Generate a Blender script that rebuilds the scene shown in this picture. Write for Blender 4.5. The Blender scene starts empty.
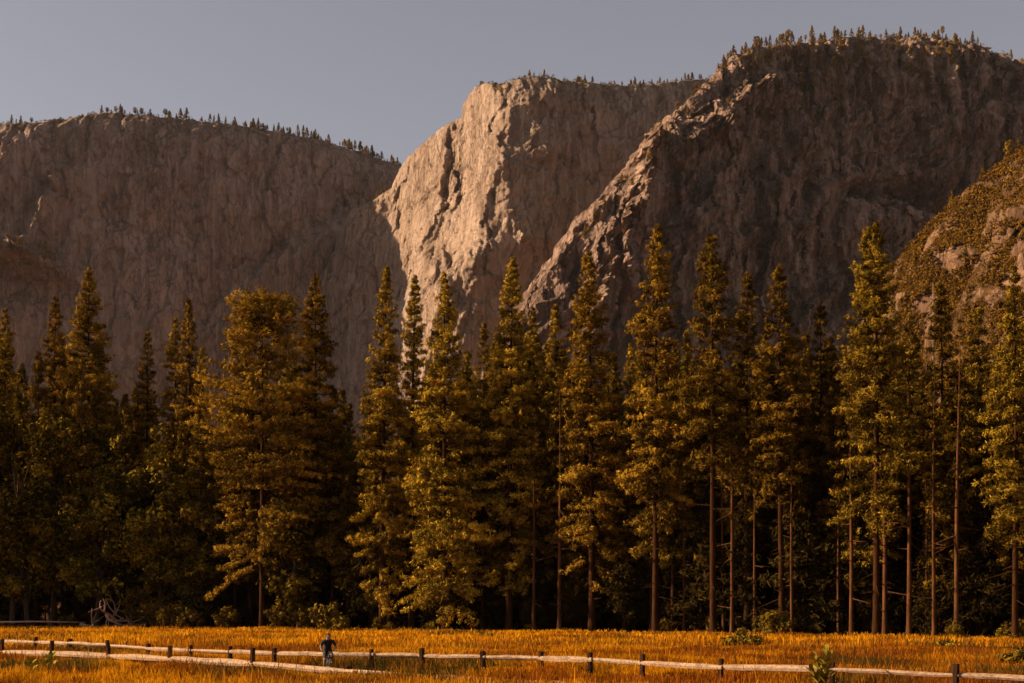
import bpy, math, random
import numpy as np
from mathutils import Vector, Matrix

random.seed(7)
RNG = np.random.default_rng(11)
scene = bpy.context.scene
COL = scene.collection
R = math.radians

# ------------------------------------------------------------------ camera
F = 1422.0            # 50 mm on a 36 mm sensor at 1024 px
EYE = 2.8
HOR = 603.0
def PX(px, Y): return (px - 512.0) / F * Y
def PZ(py, Y): return EYE + (HOR - py) / F * Y

cam_d = bpy.data.cameras.new('camera'); cam = bpy.data.objects.new('camera', cam_d)
COL.objects.link(cam); scene.camera = cam
cam.location = (0, 0, EYE); cam.rotation_euler = (R(90), 0, 0)
cam_d.lens = 50; cam_d.sensor_width = 36
cam_d.shift_y = (HOR - 341.5) / 1024.0
cam_d.clip_start = 0.5; cam_d.clip_end = 30000

# ------------------------------------------------------------------ helpers
def tag(o, label=None, cat=None, group=None, kind=None):
    if label: o['label'] = label
    if cat: o['category'] = cat
    if group: o['group'] = group
    if kind: o['kind'] = kind
    return o

def empty(name, loc=(0, 0, 0), rz=0.0):
    o = bpy.data.objects.new(name, None); COL.objects.link(o)
    o.location = loc; o.rotation_euler = (0, 0, rz); o.empty_display_size = 0.3
    return o

def np_mesh(name, verts, faces, mat=None, smooth=False, attrs=None):
    """verts (N,3), faces (M,k) with one k"""
    me = bpy.data.meshes.new(name)
    verts = np.ascontiguousarray(verts, dtype=np.float32)
    faces = np.ascontiguousarray(faces, dtype=np.int32)
    k = faces.shape[1]; m = len(faces)
    me.vertices.add(len(verts)); me.vertices.foreach_set('co', verts.ravel())
    me.loops.add(m * k); me.loops.foreach_set('vertex_index', faces.ravel())
    me.polygons.add(m)
    me.polygons.foreach_set('loop_start', np.arange(0, m * k, k, dtype=np.int32))
    me.polygons.foreach_set('loop_total', np.full(m, k, dtype=np.int32))
    me.polygons.foreach_set('use_smooth', np.full(m, smooth, dtype=bool))
    if mat: me.materials.append(mat)
    me.update(calc_edges=True)
    if attrs:
        for an, dom, arr in attrs:
            a = me.attributes.new(an, 'FLOAT', dom)
            a.data.foreach_set('value', np.ascontiguousarray(arr, dtype=np.float32))
    return me

def link(name, me, parent=None, loc=None):
    o = bpy.data.objects.new(name, me); COL.objects.link(o)
    if parent: o.parent = parent
    if loc is not None: o.location = loc
    return o

class MB:
    """collects tubes and boxes into one mesh of quads"""
    def __init__(s): s.v = []; s.f = []; s.n = 0
    def add(s, V, Fc):
        s.v.append(np.asarray(V, float)); s.f.append(np.asarray(Fc, int) + s.n); s.n += len(V)
    def tube(s, pts, rad, sides=7, jit=0.0, rng=None, cap=True):
        pts = np.asarray(pts, float); n = len(pts)
        rad = np.broadcast_to(np.asarray(rad, float), (n,))
        tan = np.gradient(pts, axis=0); tan /= np.linalg.norm(tan, axis=1)[:, None] + 1e-9
        ref = np.array([0, 0, 1.0]) if abs(tan[0][2]) < .9 else np.array([1.0, 0, 0])
        u = np.cross(tan, ref); u /= np.linalg.norm(u, axis=1)[:, None] + 1e-9
        w = np.cross(tan, u)
        a = np.linspace(0, 2 * np.pi, sides, endpoint=False)
        rr = rad[:, None] * np.ones((n, sides))
        if jit and rng is not None: rr = rr * (1 + jit * rng.standard_normal((1, sides))) * (1 + jit * .5 * rng.standard_normal((n, sides)))
        V = pts[:, None, :] + rr[:, :, None] * (np.cos(a)[None, :, None] * u[:, None, :] + np.sin(a)[None, :, None] * w[:, None, :])
        V = V.reshape(-1, 3); Fc = []
        for i in range(n - 1):
            for j in range(sides):
                j2 = (j + 1) % sides
                Fc.append((i * sides + j, i * sides + j2, (i + 1) * sides + j2, (i + 1) * sides + j))
        if cap:
            c0, c1 = len(V), len(V) + 1
            V = np.vstack([V, pts[0], pts[-1]])
            for j in range(0, sides, 2):
                j2 = (j + 1) % sides; j3 = (j + 2) % sides
                if sides % 2 and j == sides - 1: j3 = j2
                b = (n - 1) * sides
                if j3 != j2:
                    Fc.append((c0, j3, j2, j)); Fc.append((c1, b + j, b + j2, b + j3))
                else:
                    Fc.append((c0, j2, j, c0)); Fc.append((c1, b + j, b + j2, c1))
        s.add(V, Fc)
    def box(s, c, size, rz=0.0, jit=0.0, rng=None):
        sx, sy, sz = [q / 2 for q in size]
        V = np.array([(x, y, z) for z in (-sz, sz) for x, y in ((-sx, -sy), (sx, -sy), (sx, sy), (-sx, sy))])
        if jit and rng is not None: V = V + rng.uniform(-jit, jit, V.shape)
        ca, sa = math.cos(rz), math.sin(rz)
        V = np.stack([V[:, 0] * ca - V[:, 1] * sa, V[:, 0] * sa + V[:, 1] * ca, V[:, 2]], 1) + np.array(c)
        s.add(V, [(3, 2, 1, 0), (4, 5, 6, 7), (0, 1, 5, 4), (1, 2, 6, 5), (2, 3, 7, 6), (3, 0, 4, 7)])
    def mesh(s, name, mat, smooth=True):
        Fc = np.vstack(s.f); V = np.vstack(s.v)
        me = bpy.data.meshes.new(name)
        fl = []
        for f in Fc.tolist():
            g = []
            for q in f:
                if q not in g: g.append(q)
            if len(g) > 2: fl.append(g)
        me.from_pydata(V.tolist(), [], fl); me.materials.append(mat)
        me.polygons.foreach_set('use_smooth', [smooth] * len(me.polygons))
        me.update(); return me
    def build(s, name, mat, parent=None, smooth=True):
        return link(name, s.mesh(name, mat, smooth), parent)

# ------------------------------------------------------------------ noise
def _h(ix, iy, iz, seed):
    with np.errstate(over='ignore'):
        h = (ix.astype(np.uint32) * np.uint32(374761393) + iy.astype(np.uint32) * np.uint32(668265263)
             + iz.astype(np.uint32) * np.uint32(2147483647 - 58) + np.uint32(seed) * np.uint32(3266489917))
        h = (h ^ (h >> np.uint32(13))) * np.uint32(1274126177)
        h = (h ^ (h >> np.uint32(16))) * np.uint32(2246822519)
        return h ^ (h >> np.uint32(15))
def perlin(x, y, seed=0, z=None):
    x = np.asarray(x, float); y = np.asarray(y, float)
    x, y = np.broadcast_arrays(x, y)
    ix = np.floor(x).astype(np.int64); iy = np.floor(y).astype(np.int64)
    fx = x - ix; fy = y - iy
    ux = fx * fx * fx * (fx * (fx * 6 - 15) + 10); uy = fy * fy * fy * (fy * (fy * 6 - 15) + 10)
    zero = np.zeros_like(ix)
    def g(dx, dy):
        a = _h(ix + dx, iy + dy, zero, seed).astype(float) * (2 * np.pi / 4294967296.0)
        return np.cos(a) * (fx - dx) + np.sin(a) * (fy - dy)
    n0 = g(0, 0) * (1 - ux) + g(1, 0) * ux
    n1 = g(0, 1) * (1 - ux) + g(1, 1) * ux
    return (n0 * (1 - uy) + n1 * uy) * 1.4
def fbm(x, y, seed=0, oc=5, gain=.5, lac=2.03):
    s = 0; a = 1; t = 0
    for o in range(oc):
        s = s + a * perlin(x * lac ** o, y * lac ** o, seed + o * 17); t += a; a *= gain
    return s / t
def ridged(x, y, seed=0, oc=4, gain=.5):
    s = 0; a = 1; t = 0
    for o in range(oc):
        s = s + a * (1 - np.abs(perlin(x * 2.03 ** o, y * 2.03 ** o, seed + o * 13))); t += a; a *= gain
    return s / t

def cells(x, y, seed=0):
    """random value of the nearest cell, and a ramp across the cell: sharp edged blocks"""
    x = np.asarray(x, float); y = np.asarray(y, float)
    ix = np.floor(x).astype(np.int64); iy = np.floor(y).astype(np.int64); zero = np.zeros_like(ix)
    best = np.full(x.shape, 1e9); val = np.zeros(x.shape); slope = np.zeros(x.shape)
    for dx in (-1, 0, 1):
        for dy in (-1, 0, 1):
            cx, cy = ix + dx, iy + dy
            r1 = _h(cx, cy, zero, seed).astype(float) / 4294967296.0; r2 = _h(cx, cy, zero, seed + 7).astype(float) / 4294967296.0; r3 = _h(cx, cy, zero, seed + 15).astype(float) / 4294967296.0
            ox, oy = x - (cx + r1), y - (cy + r2); d = ox * ox + oy * oy; m = d < best
            best = np.where(m, d, best); val = np.where(m, r3 - .5 + (r1 - .5) * ox * 1.2 + (r2 - .5) * oy * .8, val)
    return val

# ------------------------------------------------------------------ materials
class NT:
    def __init__(s, name):
        s.m = bpy.data.materials.new(name); s.m.use_nodes = True
        s.t = s.m.node_tree; s.t.nodes.clear()
        s.out = s.t.nodes.new('ShaderNodeOutputMaterial')
        s.b = s.t.nodes.new('ShaderNodeBsdfPrincipled')
        s.t.links.new(s.b.outputs[0], s.out.inputs['Surface'])
        s.b.inputs['Roughness'].default_value = .9
        s.b.inputs['Specular IOR Level'].default_value = .02
    def n(s, t, **kw):
        o = s.t.nodes.new(t)
        for k, v in kw.items():
            if hasattr(o, k): setattr(o, k, v)
            else: o.inputs[k].default_value = v
        return o
    def l(s, a, b): s.t.links.new(a, b)
    def coord(s, scale=(1, 1, 1), obj=True, rot=(0, 0, 0)):
        tc = s.n('ShaderNodeTexCoord'); mp = s.n('ShaderNodeMapping')
        mp.inputs['Scale'].default_value = scale; mp.inputs['Rotation'].default_value = rot
        s.l(tc.outputs['Object' if obj else 'Generated'], mp.inputs['Vector']); return mp.outputs[0]
    def noise(s, vec, scale, detail=6, rough=.6, dist=0.0):
        o = s.n('ShaderNodeTexNoise'); o.inputs['Scale'].default_value = scale
        o.inputs['Detail'].default_value = detail; o.inputs['Roughness'].default_value = rough
        o.inputs['Distortion'].default_value = dist
        if vec is not None: s.l(vec, o.inputs['Vector'])
        return o.outputs['Fac']
    def ramp(s, fac, stops, interp='LINEAR'):
        o = s.n('ShaderNodeValToRGB'); cr = o.color_ramp; cr.interpolation = interp
        while len(cr.elements) > 1: cr.elements.remove(cr.elements[0])
        cr.elements[0].position = stops[0][0]; cr.elements[0].color = (*stops[0][1], 1) if len(stops[0][1]) == 3 else stops[0][1]
        for p, c in stops[1:]:
            e = cr.elements.new(p); e.color = (*c, 1)
        s.l(fac, o.inputs[0]); return o.outputs[0]
    def mix(s, fac, a, b, mode='MIX'):
        o = s.n('ShaderNodeMix', data_type='RGBA', blend_type=mode)
        for sock, v in ((o.inputs[0], fac), (o.inputs[6], a), (o.inputs[7], b)):
            if hasattr(v, 'is_output'): s.l(v, sock)
            elif isinstance(v, (int, float)): sock.default_value = v
            else: sock.default_value = (*v, 1)
        return o.outputs[2]
    def math(s, op, a, b=None):
        o = s.n('ShaderNodeMath', operation=op)
        for i, v in enumerate((a, b)):
            if v is None: continue
            if hasattr(v, 'is_output'): s.l(v, o.inputs[i])
            else: o.inputs[i].default_value = v
        return o.outputs[0]
    def color(s, c):
        if hasattr(c, 'is_output'): s.l(c, s.b.inputs['Base Color'])
        else: s.b.inputs['Base Color'].default_value = (*c, 1)
    def bump(s, h, strength=.5, dist=1.0):
        o = s.n('ShaderNodeBump'); o.inputs['Strength'].default_value = strength; o.inputs['Distance'].default_value = dist
        s.l(h, o.inputs['Height']); s.l(o.outputs[0], s.b.inputs['Normal'])
    def attr(s, name):
        o = s.n('ShaderNodeAttribute'); o.attribute_name = name; return o.outputs['Fac']

def leaf_mat(name, dark, mid, light, odd=None):
    t = NT(name)
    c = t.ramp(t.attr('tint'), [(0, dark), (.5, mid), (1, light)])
    oi = t.n('ShaderNodeObjectInfo')
    if odd:
        nz = t.noise(t.coord(), .35, 3, .6)
        c = t.mix(t.ramp(nz, [(.62, (0, 0, 0)), (.72, (1, 1, 1))]), c, odd)
    v = t.n('ShaderNodeHueSaturation'); t.l(c, v.inputs['Color'])
    t.l(t.math('ADD', t.math('MULTIPLY', oi.outputs['Random'], .5), .78), v.inputs['Value'])
    t.l(t.math('ADD', t.math('MULTIPLY', oi.outputs['Random'], .014), .492), v.inputs['Hue'])
    t.color(v.outputs[0]); t.b.inputs['Roughness'].default_value = .9; t.b.inputs['Specular IOR Level'].default_value = 0.0
    return t.m

def rock_mat(name, base, dark, light, veg, sc=1.0, vegamt=.5, streak=1.0, bumpd=1.5):
    t = NT(name)
    v1 = t.coord((1 / 14 * sc, 1 / 14 * sc, 1 / 130 * sc))
    st = t.noise(v1, 1.0, 9, .68, .4)
    v2 = t.coord((1 / 4 * sc, 1 / 4 * sc, 1 / 60 * sc))
    st2 = t.noise(v2, 1.0, 5, .65)
    v3 = t.coord((1 / 120 * sc, 1 / 120 * sc, 1 / 90 * sc))
    big = t.noise(v3, 1.0, 6, .6, .6)
    v4 = t.coord((1 / 9 * sc, 1 / 9 * sc, 1 / 9 * sc))
    fine = t.noise(v4, 1.0, 8, .7)
    c = t.ramp(st, [(.27, dark), (.5, base), (.74, light)])
    c = t.mix(t.math('MULTIPLY', t.ramp(st2, [(.35, (1, 1, 1)), (.55, (0, 0, 0))]), .3 * streak), c, dark)
    c = t.mix(t.ramp(big, [(.36, (.75, .75, .75)), (.56, (0, 0, 0))]), c, dark)
    c = t.mix(t.math('MULTIPLY', t.ramp(fine, [(.52, (0, 0, 0)), (.7, (1, 1, 1))]), .55), c, light)
    c = t.mix(t.math('MULTIPLY', t.ramp(fine, [(.3, (1, 1, 1)), (.45, (0, 0, 0))]), .4), c, dark)
    # plants hold on where the rock is not steep
    g = t.n('ShaderNodeNewGeometry'); sx = t.n('ShaderNodeSeparateXYZ'); t.l(g.outputs['Normal'], sx.inputs[0])
    up = t.math('ADD', sx.outputs[2], t.math('MULTIPLY', t.math('SUBTRACT', t.noise(t.coord((1 / 25 * sc,) * 3), 1.0, 7, .7), .5), .9))
    vf = t.math('MULTIPLY', t.ramp(up, [(.42, (0, 0, 0)), (.6, (1, 1, 1))]), vegamt)
    vc = t.mix(t.noise(t.coord((1 / 3 * sc,) * 3), 1, 4, .7), veg, tuple(q * 2.1 for q in veg))
    c = t.mix(vf, c, vc)
    c = t.mix(t.attr('cover'), c, vc)  # plant cover, plus shade painted on the right mountain
    dg = t.noise(t.coord((1 / 16 * sc, 1 / 16 * sc, 1 / 90 * sc), rot=(0, -.75, 0)), 1.0, 7, .66, .5)
    c = t.mix(t.math('MULTIPLY', t.ramp(dg, [(.52, (0, 0, 0)), (.68, (1, 1, 1))]), .5), c, dark)
    c = t.mix(t.math('MULTIPLY', t.ramp(dg, [(.30, (1, 1, 1)), (.44, (0, 0, 0))]), .4), c, light)
    sb = t.noise(t.coord((1 / 38 * sc, 1 / 38 * sc, 1 / 105 * sc), rot=(0, -.62, 0)), 1.0, 5, .62, .7)
    c = t.mix(t.math('MULTIPLY', t.ramp(sb, [(.53, (0, 0, 0)), (.60, (1, 1, 1))]), .42), c, light)
    c = t.mix(t.math('MULTIPLY', t.ramp(sb, [(.38, (1, 1, 1)), (.45, (0, 0, 0))]), .38), c, dark)
    # slabs bounded by joints
    wv = t.n('ShaderNodeVectorMath', operation='ADD'); wn = t.n('ShaderNodeTexNoise'); wn.inputs['Scale'].default_value = 1.0; wn.inputs['Detail'].default_value = 4
    t.l(t.coord((1 / 30 * sc,) * 3), wn.inputs['Vector'])
    wm = t.n('ShaderNodeVectorMath', operation='SCALE'); wm.inputs['Scale'].default_value = .7; t.l(wn.outputs['Color'], wm.inputs[0])
    hv_ = None
    for q, (hx, hz, amt) in enumerate(((24, 105, .30), (9, 34, .26))):
        wv = t.n('ShaderNodeVectorMath', operation='ADD'); t.l(t.coord((1 / hx * sc, 1 / (hx * 3) * sc, 1 / hz * sc), rot=(0, -.18 + .1 * q, 0)), wv.inputs[0]); t.l(wm.outputs[0], wv.inputs[1])
        vo = t.n('ShaderNodeTexVoronoi', feature='F1'); vo.inputs['Scale'].default_value = 1.0; t.l(wv.outputs[0], vo.inputs['Vector'])
        ve = t.n('ShaderNodeTexVoronoi', feature='DISTANCE_TO_EDGE'); ve.inputs['Scale'].default_value = 1.0; t.l(wv.outputs[0], ve.inputs['Vector'])
        sp = t.n('ShaderNodeSeparateXYZ'); t.l(vo.outputs['Color'], sp.inputs[0])
        c = t.mix(t.math('MULTIPLY', t.ramp(sp.outputs[0], [(.45, (0, 0, 0)), (1, (1, 1, 1))]), amt * 1.5), c, light)
        c = t.mix(t.math('MULTIPLY', t.ramp(sp.outputs[1], [(.5, (0, 0, 0)), (1, (1, 1, 1))]), amt * 1.5), c, dark)
        ed = t.ramp(ve.outputs['Distance'], [(.0, (1, 1, 1)), (.03, (.6, .6, .6)), (.075, (0, 0, 0))])
        ed = t.math('MULTIPLY', ed, t.ramp(sp.outputs[2], [(.25, (0, 0, 0)), (.7, (1, 1, 1))]))
        c = t.mix(t.math('MULTIPLY', ed, .6), c, tuple(q_ * .5 for q_ in dark))
    # joints and water stains
    jn = t.noise(t.coord((1 / 11 * sc, 1 / 11 * sc, 1 / 48 * sc), rot=(0, .12, 0)), 1.0, 5, .62, .8)
    jl = t.ramp(t.math('ABSOLUTE', t.math('SUBTRACT', jn, .5)), [(.0, (1, 1, 1)), (.008, (.75, .75, .75)), (.022, (0, 0, 0))])
    jl = t.math('MULTIPLY', jl, t.ramp(big, [(.46, (0, 0, 0)), (.58, (1, 1, 1))]))
    c = t.mix(t.math('MULTIPLY', jl, .55), c, tuple(q * .5 for q in dark))
    ws = t.noise(t.coord((1 / 7 * sc, 1 / 7 * sc, 1 / 260 * sc)), 1.0, 6, .7)
    c = t.mix(t.math('MULTIPLY', t.ramp(ws, [(.60, (0, 0, 0)), (.70, (1, 1, 1))]), .45 * streak), c, tuple(q * .6 for q in dark))
    c = t.mix(t.math('MULTIPLY', t.ramp(ws, [(.38, (1, 1, 1)), (.47, (0, 0, 0))]), .55 * streak), c, light)
    t.color(c)
    h = t.math('ADD', t.math('MULTIPLY', fine, 3.0), t.math('MULTIPLY', st2, 2.0))
    h = t.math('SUBTRACT', h, t.math('MULTIPLY', jl, .8))
    t.bump(h, 1.0, bumpd / sc)
    t.b.inputs['Specular IOR Level'].default_value = .0
    return t.m

def bark_mat(name, a, b):
    t = NT(name)
    n = t.noise(t.coord((3, 3, .5)), 1.5, 6, .7)
    c = t.ramp(n, [(.3, a), (.62, b)])
    t.color(c); t.bump(n, .8, .08); return t.m

def wood_mat(name, a, b, lng=(.6, 9, 9)):
    t = NT(name)
    n = t.noise(t.coord(lng), 2.0, 7, .7, .3)
    k = t.noise(t.coord((2.2, 2.2, 2.2)), 1.0, 5, .6)
    c = t.ramp(n, [(.3, a), (.6, b)])
    c = t.mix(t.ramp(k, [(.5, (0, 0, 0)), (.72, (.75, .75, .75))]), c, a)
    t.color(c); t.bump(n, .7, .02); return t.m

def flat_mat(name, c, rough=.7, metal=0.0):
    t = NT(name)
    n = t.noise(t.coord(), 30, 3, .6)
    t.color(t.mix(t.math('MULTIPLY', n, .35), c, tuple(q * .55 for q in c)))
    t.b.inputs['Roughness'].default_value = rough; t.b.inputs['Metallic'].default_value = metal
    t.b.inputs['Specular IOR Level'].default_value = .3
    return t.m

M_needle = leaf_mat('pine_needles', (.006, .004, .001), (.068, .039, .005), (.46, .25, .021), odd=(.22, .072, .006))
M_needle_shade = leaf_mat('shaded_needles', (.005, .003, .001), (.042, .024, .003), (.27, .15, .013))  # darkened copy of the pine needles, shade put into the colour
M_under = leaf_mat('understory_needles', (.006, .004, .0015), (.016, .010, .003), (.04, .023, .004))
M_leaf = leaf_mat('oak_leaves', (.008, .005, .002), (.062, .041, .005), (.36, .235, .018))
M_shrub = leaf_mat('shrub_leaves', (.03, .02, .004), (.10, .058, .007), (.19, .115, .011))
M_chap = leaf_mat('chaparral_leaves', (.020, .010, .003), (.095, .044, .006), (.22, .105, .012))
M_bark = bark_mat('pine_bark', (.010, .0045, .002), (.055, .021, .007))
M_bark_lit = bark_mat('lit_pine_bark', (.022, .009, .004), (.125, .050, .018))  # pine bark brightened for the thin stems, sunlight put into the colour
M_bark_d = bark_mat('oak_bark', (.03, .018, .010), (.085, .05, .028))
M_snag = bark_mat('bleached_wood', (.13, .075, .05), (.36, .235, .165))
M_rail = wood_mat('weathered_rail_wood', (.12, .064, .034), (.45, .295, .18))
M_post = wood_mat('dark_post_wood', (.012, .007, .004), (.06, .026, .011), (8, 8, .7))

# ------------------------------------------------------------------ light and sky
SUN_EL, SUN_D = 24.0, -2.0      # sun low, straight from the left
sdir = Vector((-math.cos(R(SUN_EL)) * math.cos(R(SUN_D)), -math.cos(R(SUN_EL)) * math.sin(R(SUN_D)), math.sin(R(SUN_EL))))
sl = bpy.data.lights.new('sun', 'SUN'); so = bpy.data.objects.new('sun', sl); COL.objects.link(so)
sl.energy = 5.0; sl.angle = R(.5); sl.color = (1.0, .76, .51)
so.rotation_euler = (-sdir).to_track_quat('-Z', 'Y').to_euler()
so.location = (-200, 0, 200)

w = bpy.data.worlds.new('World'); scene.world = w; w.use_nodes = True
nt = w.node_tree; nt.nodes.clear()
sky = nt.nodes.new('ShaderNodeTexSky'); sky.sky_type = 'NISHITA'; sky.sun_disc = False
sky.sun_elevation = R(SUN_EL); sky.sun_rotation = math.atan2(sdir.x, sdir.y)
sky.air_density = 1.0; sky.dust_density = 2.5; sky.ozone_density = 1.0; sky.altitude = 1200
hs = nt.nodes.new('ShaderNodeHueSaturation'); hs.inputs['Saturation'].default_value = .34
tn = nt.nodes.new('ShaderNodeMix'); tn.data_type = 'RGBA'; tn.blend_type = 'MULTIPLY'
tn.inputs[0].default_value = 1.0; tn.inputs[7].default_value = (.93, .875, .89, 1)
bg = nt.nodes.new('ShaderNodeBackground'); bg.inputs[1].default_value = .052
wo = nt.nodes.new('ShaderNodeOutputWorld')
nt.links.new(sky.outputs[0], hs.inputs['Color']); nt.links.new(hs.outputs[0], tn.inputs[6])
nt.links.new(tn.outputs[2], bg.inputs[0]); nt.links.new(bg.outputs[0], wo.inputs[0])

vs = scene.view_settings
vs.view_transform = 'Standard'; vs.look = 'None'; vs.gamma = 1; vs.use_curve_mapping = False
vs.exposure = 1.15
HAZE = .000010
scene.cycles.volume_bounces = 0
scene.cycles.max_bounces = 4; scene.cycles.diffuse_bounces = 1; scene.cycles.glossy_bounces = 1
scene.cycles.transparent_max_bounces = 4; scene.cycles.use_adaptive_sampling = True

# ------------------------------------------------------------------ ground
def meadow_z(X, Y):
    return .05 * fbm(np.asarray(X) / 14.0, np.asarray(Y) / 14.0, 3, 3)

def forest_front(px):
    """distance of the forest edge along a column of the photo"""
    by = np.interp(px, [-400, 0, 200, 330, 512, 700, 850, 1024, 1400], [625, 627, 628.5, 629.7, 631.5, 634, 636.5, 639.5, 646])
    return EYE * F / (by - HOR)

def build_ground():
    xs = np.concatenate([[-2600, -1500, -900, -300], np.linspace(-140, 140, 141), [300, 900, 1500, 2600]])
    ys = np.concatenate([[-300, -60, 0], np.linspace(20, 220, 101), [320, 600, 1500, 3300]])
    Xg, Yg = np.meshgrid(xs, ys, indexing='ij'); Zg = meadow_z(Xg, Yg)
    n, m = Xg.shape
    V = np.stack([Xg, Yg, Zg], -1).reshape(-1, 3)
    i, j = np.meshgrid(np.arange(n - 1), np.arange(m - 1), indexing='ij')
    a = (i * m + j).ravel(); Fc = np.stack([a, a + m, a + m + 1, a + 1], 1)
    t = NT('meadow_soil')
    n1 = t.noise(t.coord((.12, .3, 1)), 1, 6, .65); n2 = t.noise(t.coord(), 6, 5, .7)
    c = t.ramp(n1, [(.3, (.10, .035, .004)), (.5, (.22, .082, .006)), (.7, (.30, .125, .007))])
    c = t.mix(t.math('MULTIPLY', n2, .6), c, (.10, .05, .008))
    t.color(c); t.bump(n2, .6, .1)
    tag(link('meadow_ground', np_mesh('meadow_ground', V, Fc, t.m, True)), kind='structure')
    # needle litter under the trees, from the forest edge backwards
    px = np.linspace(-700, 1700, 97)
    Yf = forest_front(px) - 3 + 2.0 * fbm(px / 40, px * 0, 5, 3)
    X0 = (px - 512) / F * Yf
    rows = [np.stack([X0, Yf, meadow_z(X0, Yf) + .02], 1)]
    for d in (15, 40, 90, 180):
        X1 = (px - 512) / F * (Yf + d); rows.append(np.stack([X1, Yf + d, meadow_z(X1, Yf + d) + .07 * 1], 1))
    V = np.vstack(rows); k = len(px); Fc = []
    for r in range(len(rows) - 1):
        for q in range(k - 1): Fc.append((r * k + q, r * k + q + 1, (r + 1) * k + q + 1, (r + 1) * k + q))
    t = NT('needle_litter'); n1 = t.noise(t.coord(), 3, 6, .7)
    t.color(t.ramp(n1, [(.3, (.02, .012, .006)), (.65, (.06, .032, .014))])); t.bump(n1, .6, .1)
    tag(link('forest_floor', np_mesh('forest_floor', V, np.array(Fc), t.m, True)), kind='structure')
build_ground()

# ------------------------------------------------------------------ fences data (also used by the path and the grass)
FAR = [  # px, depth, post top py, rail py
    (-60, 83, 635, 639), (-12, 79.5, 636, 640.5), (35, 76, 637, 642), (70, 73, 638.6, 643), (107, 70, 640, 645.5), (148, 66.5, 643.6, 648.4), (190, 64, 645, 650.3),
    (230, 61.5, 646, 651.5), (274, 59.5, 648, 653), (329, 57.5, 648.5, 654), (372, 56.5, 649, 655), (422, 55.5, 648, 656),
    (483, 54, 651, 657.2), (541, 52.5, 651.4, 658), (590, 51, 652.4, 659.3), (642, 49.5, 654, 662.8), (720, 47, 658.6, 667.6),
    (832, 44.5, 662, 669.3), (955, 42.5, 663.6, 675.5), (1095, 40.5, 667, 683)]
NEAR = [
    (-105, 78, 635.5, 650), (-50, 74.5, 637.5, 651), (2, 71, 639.2, 652.6), (52, 68, 640.6, 653.4), (109, 65, 642.6, 656), (170, 61, 645.5, 659.2), (252, 57, 647.8, 664),
    (347, 53, 666, 671.5), (432, 49.8, 673, 677.5), (525, 46.5, 680, 684), (640, 43.5, 686, 690)]
def fence_pts(tab):
    return [(PX(p, Y), Y, PZ(t, Y), PZ(r, Y)) for p, Y, t, r in tab]
FARP, NEARP = fence_pts(FAR), fence_pts(NEAR)
def fence_Y(P, X):
    return np.interp(X, [p[0] for p in P], [p[1] for p in P])

def build_path():
    xs = np.linspace(-34, 20, 80)
    yn = fence_Y(NEARP, xs); yf = fence_Y(FARP, xs); mid = .5 * yn + .5 * yf
    rows = []
    for s in (-.9, -.3, .3, .9):
        y = mid + s * (1 + .12 * fbm(xs / 3, xs * 0 + s, 9, 2)); rows.append(np.stack([xs, y, meadow_z(xs, y) + .03], 1))
    V = np.vstack(rows); k = len(xs); Fc = [(r * k + q, r * k + q + 1, (r + 1) * k + q + 1, (r + 1) * k + q) for r in range(3) for q in range(k - 1)]
    t = NT('path_dirt'); n1 = t.noise(t.coord(), 5, 6, .7)
    t.color(t.ramp(n1, [(.3, (.10, .05, .02)), (.7, (.2, .11, .05))])); t.bump(n1, .5, .05)
    tag(link('footpath', np_mesh('footpath', V, np.array(Fc), t.m, True)), kind='structure')
build_path()

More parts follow.
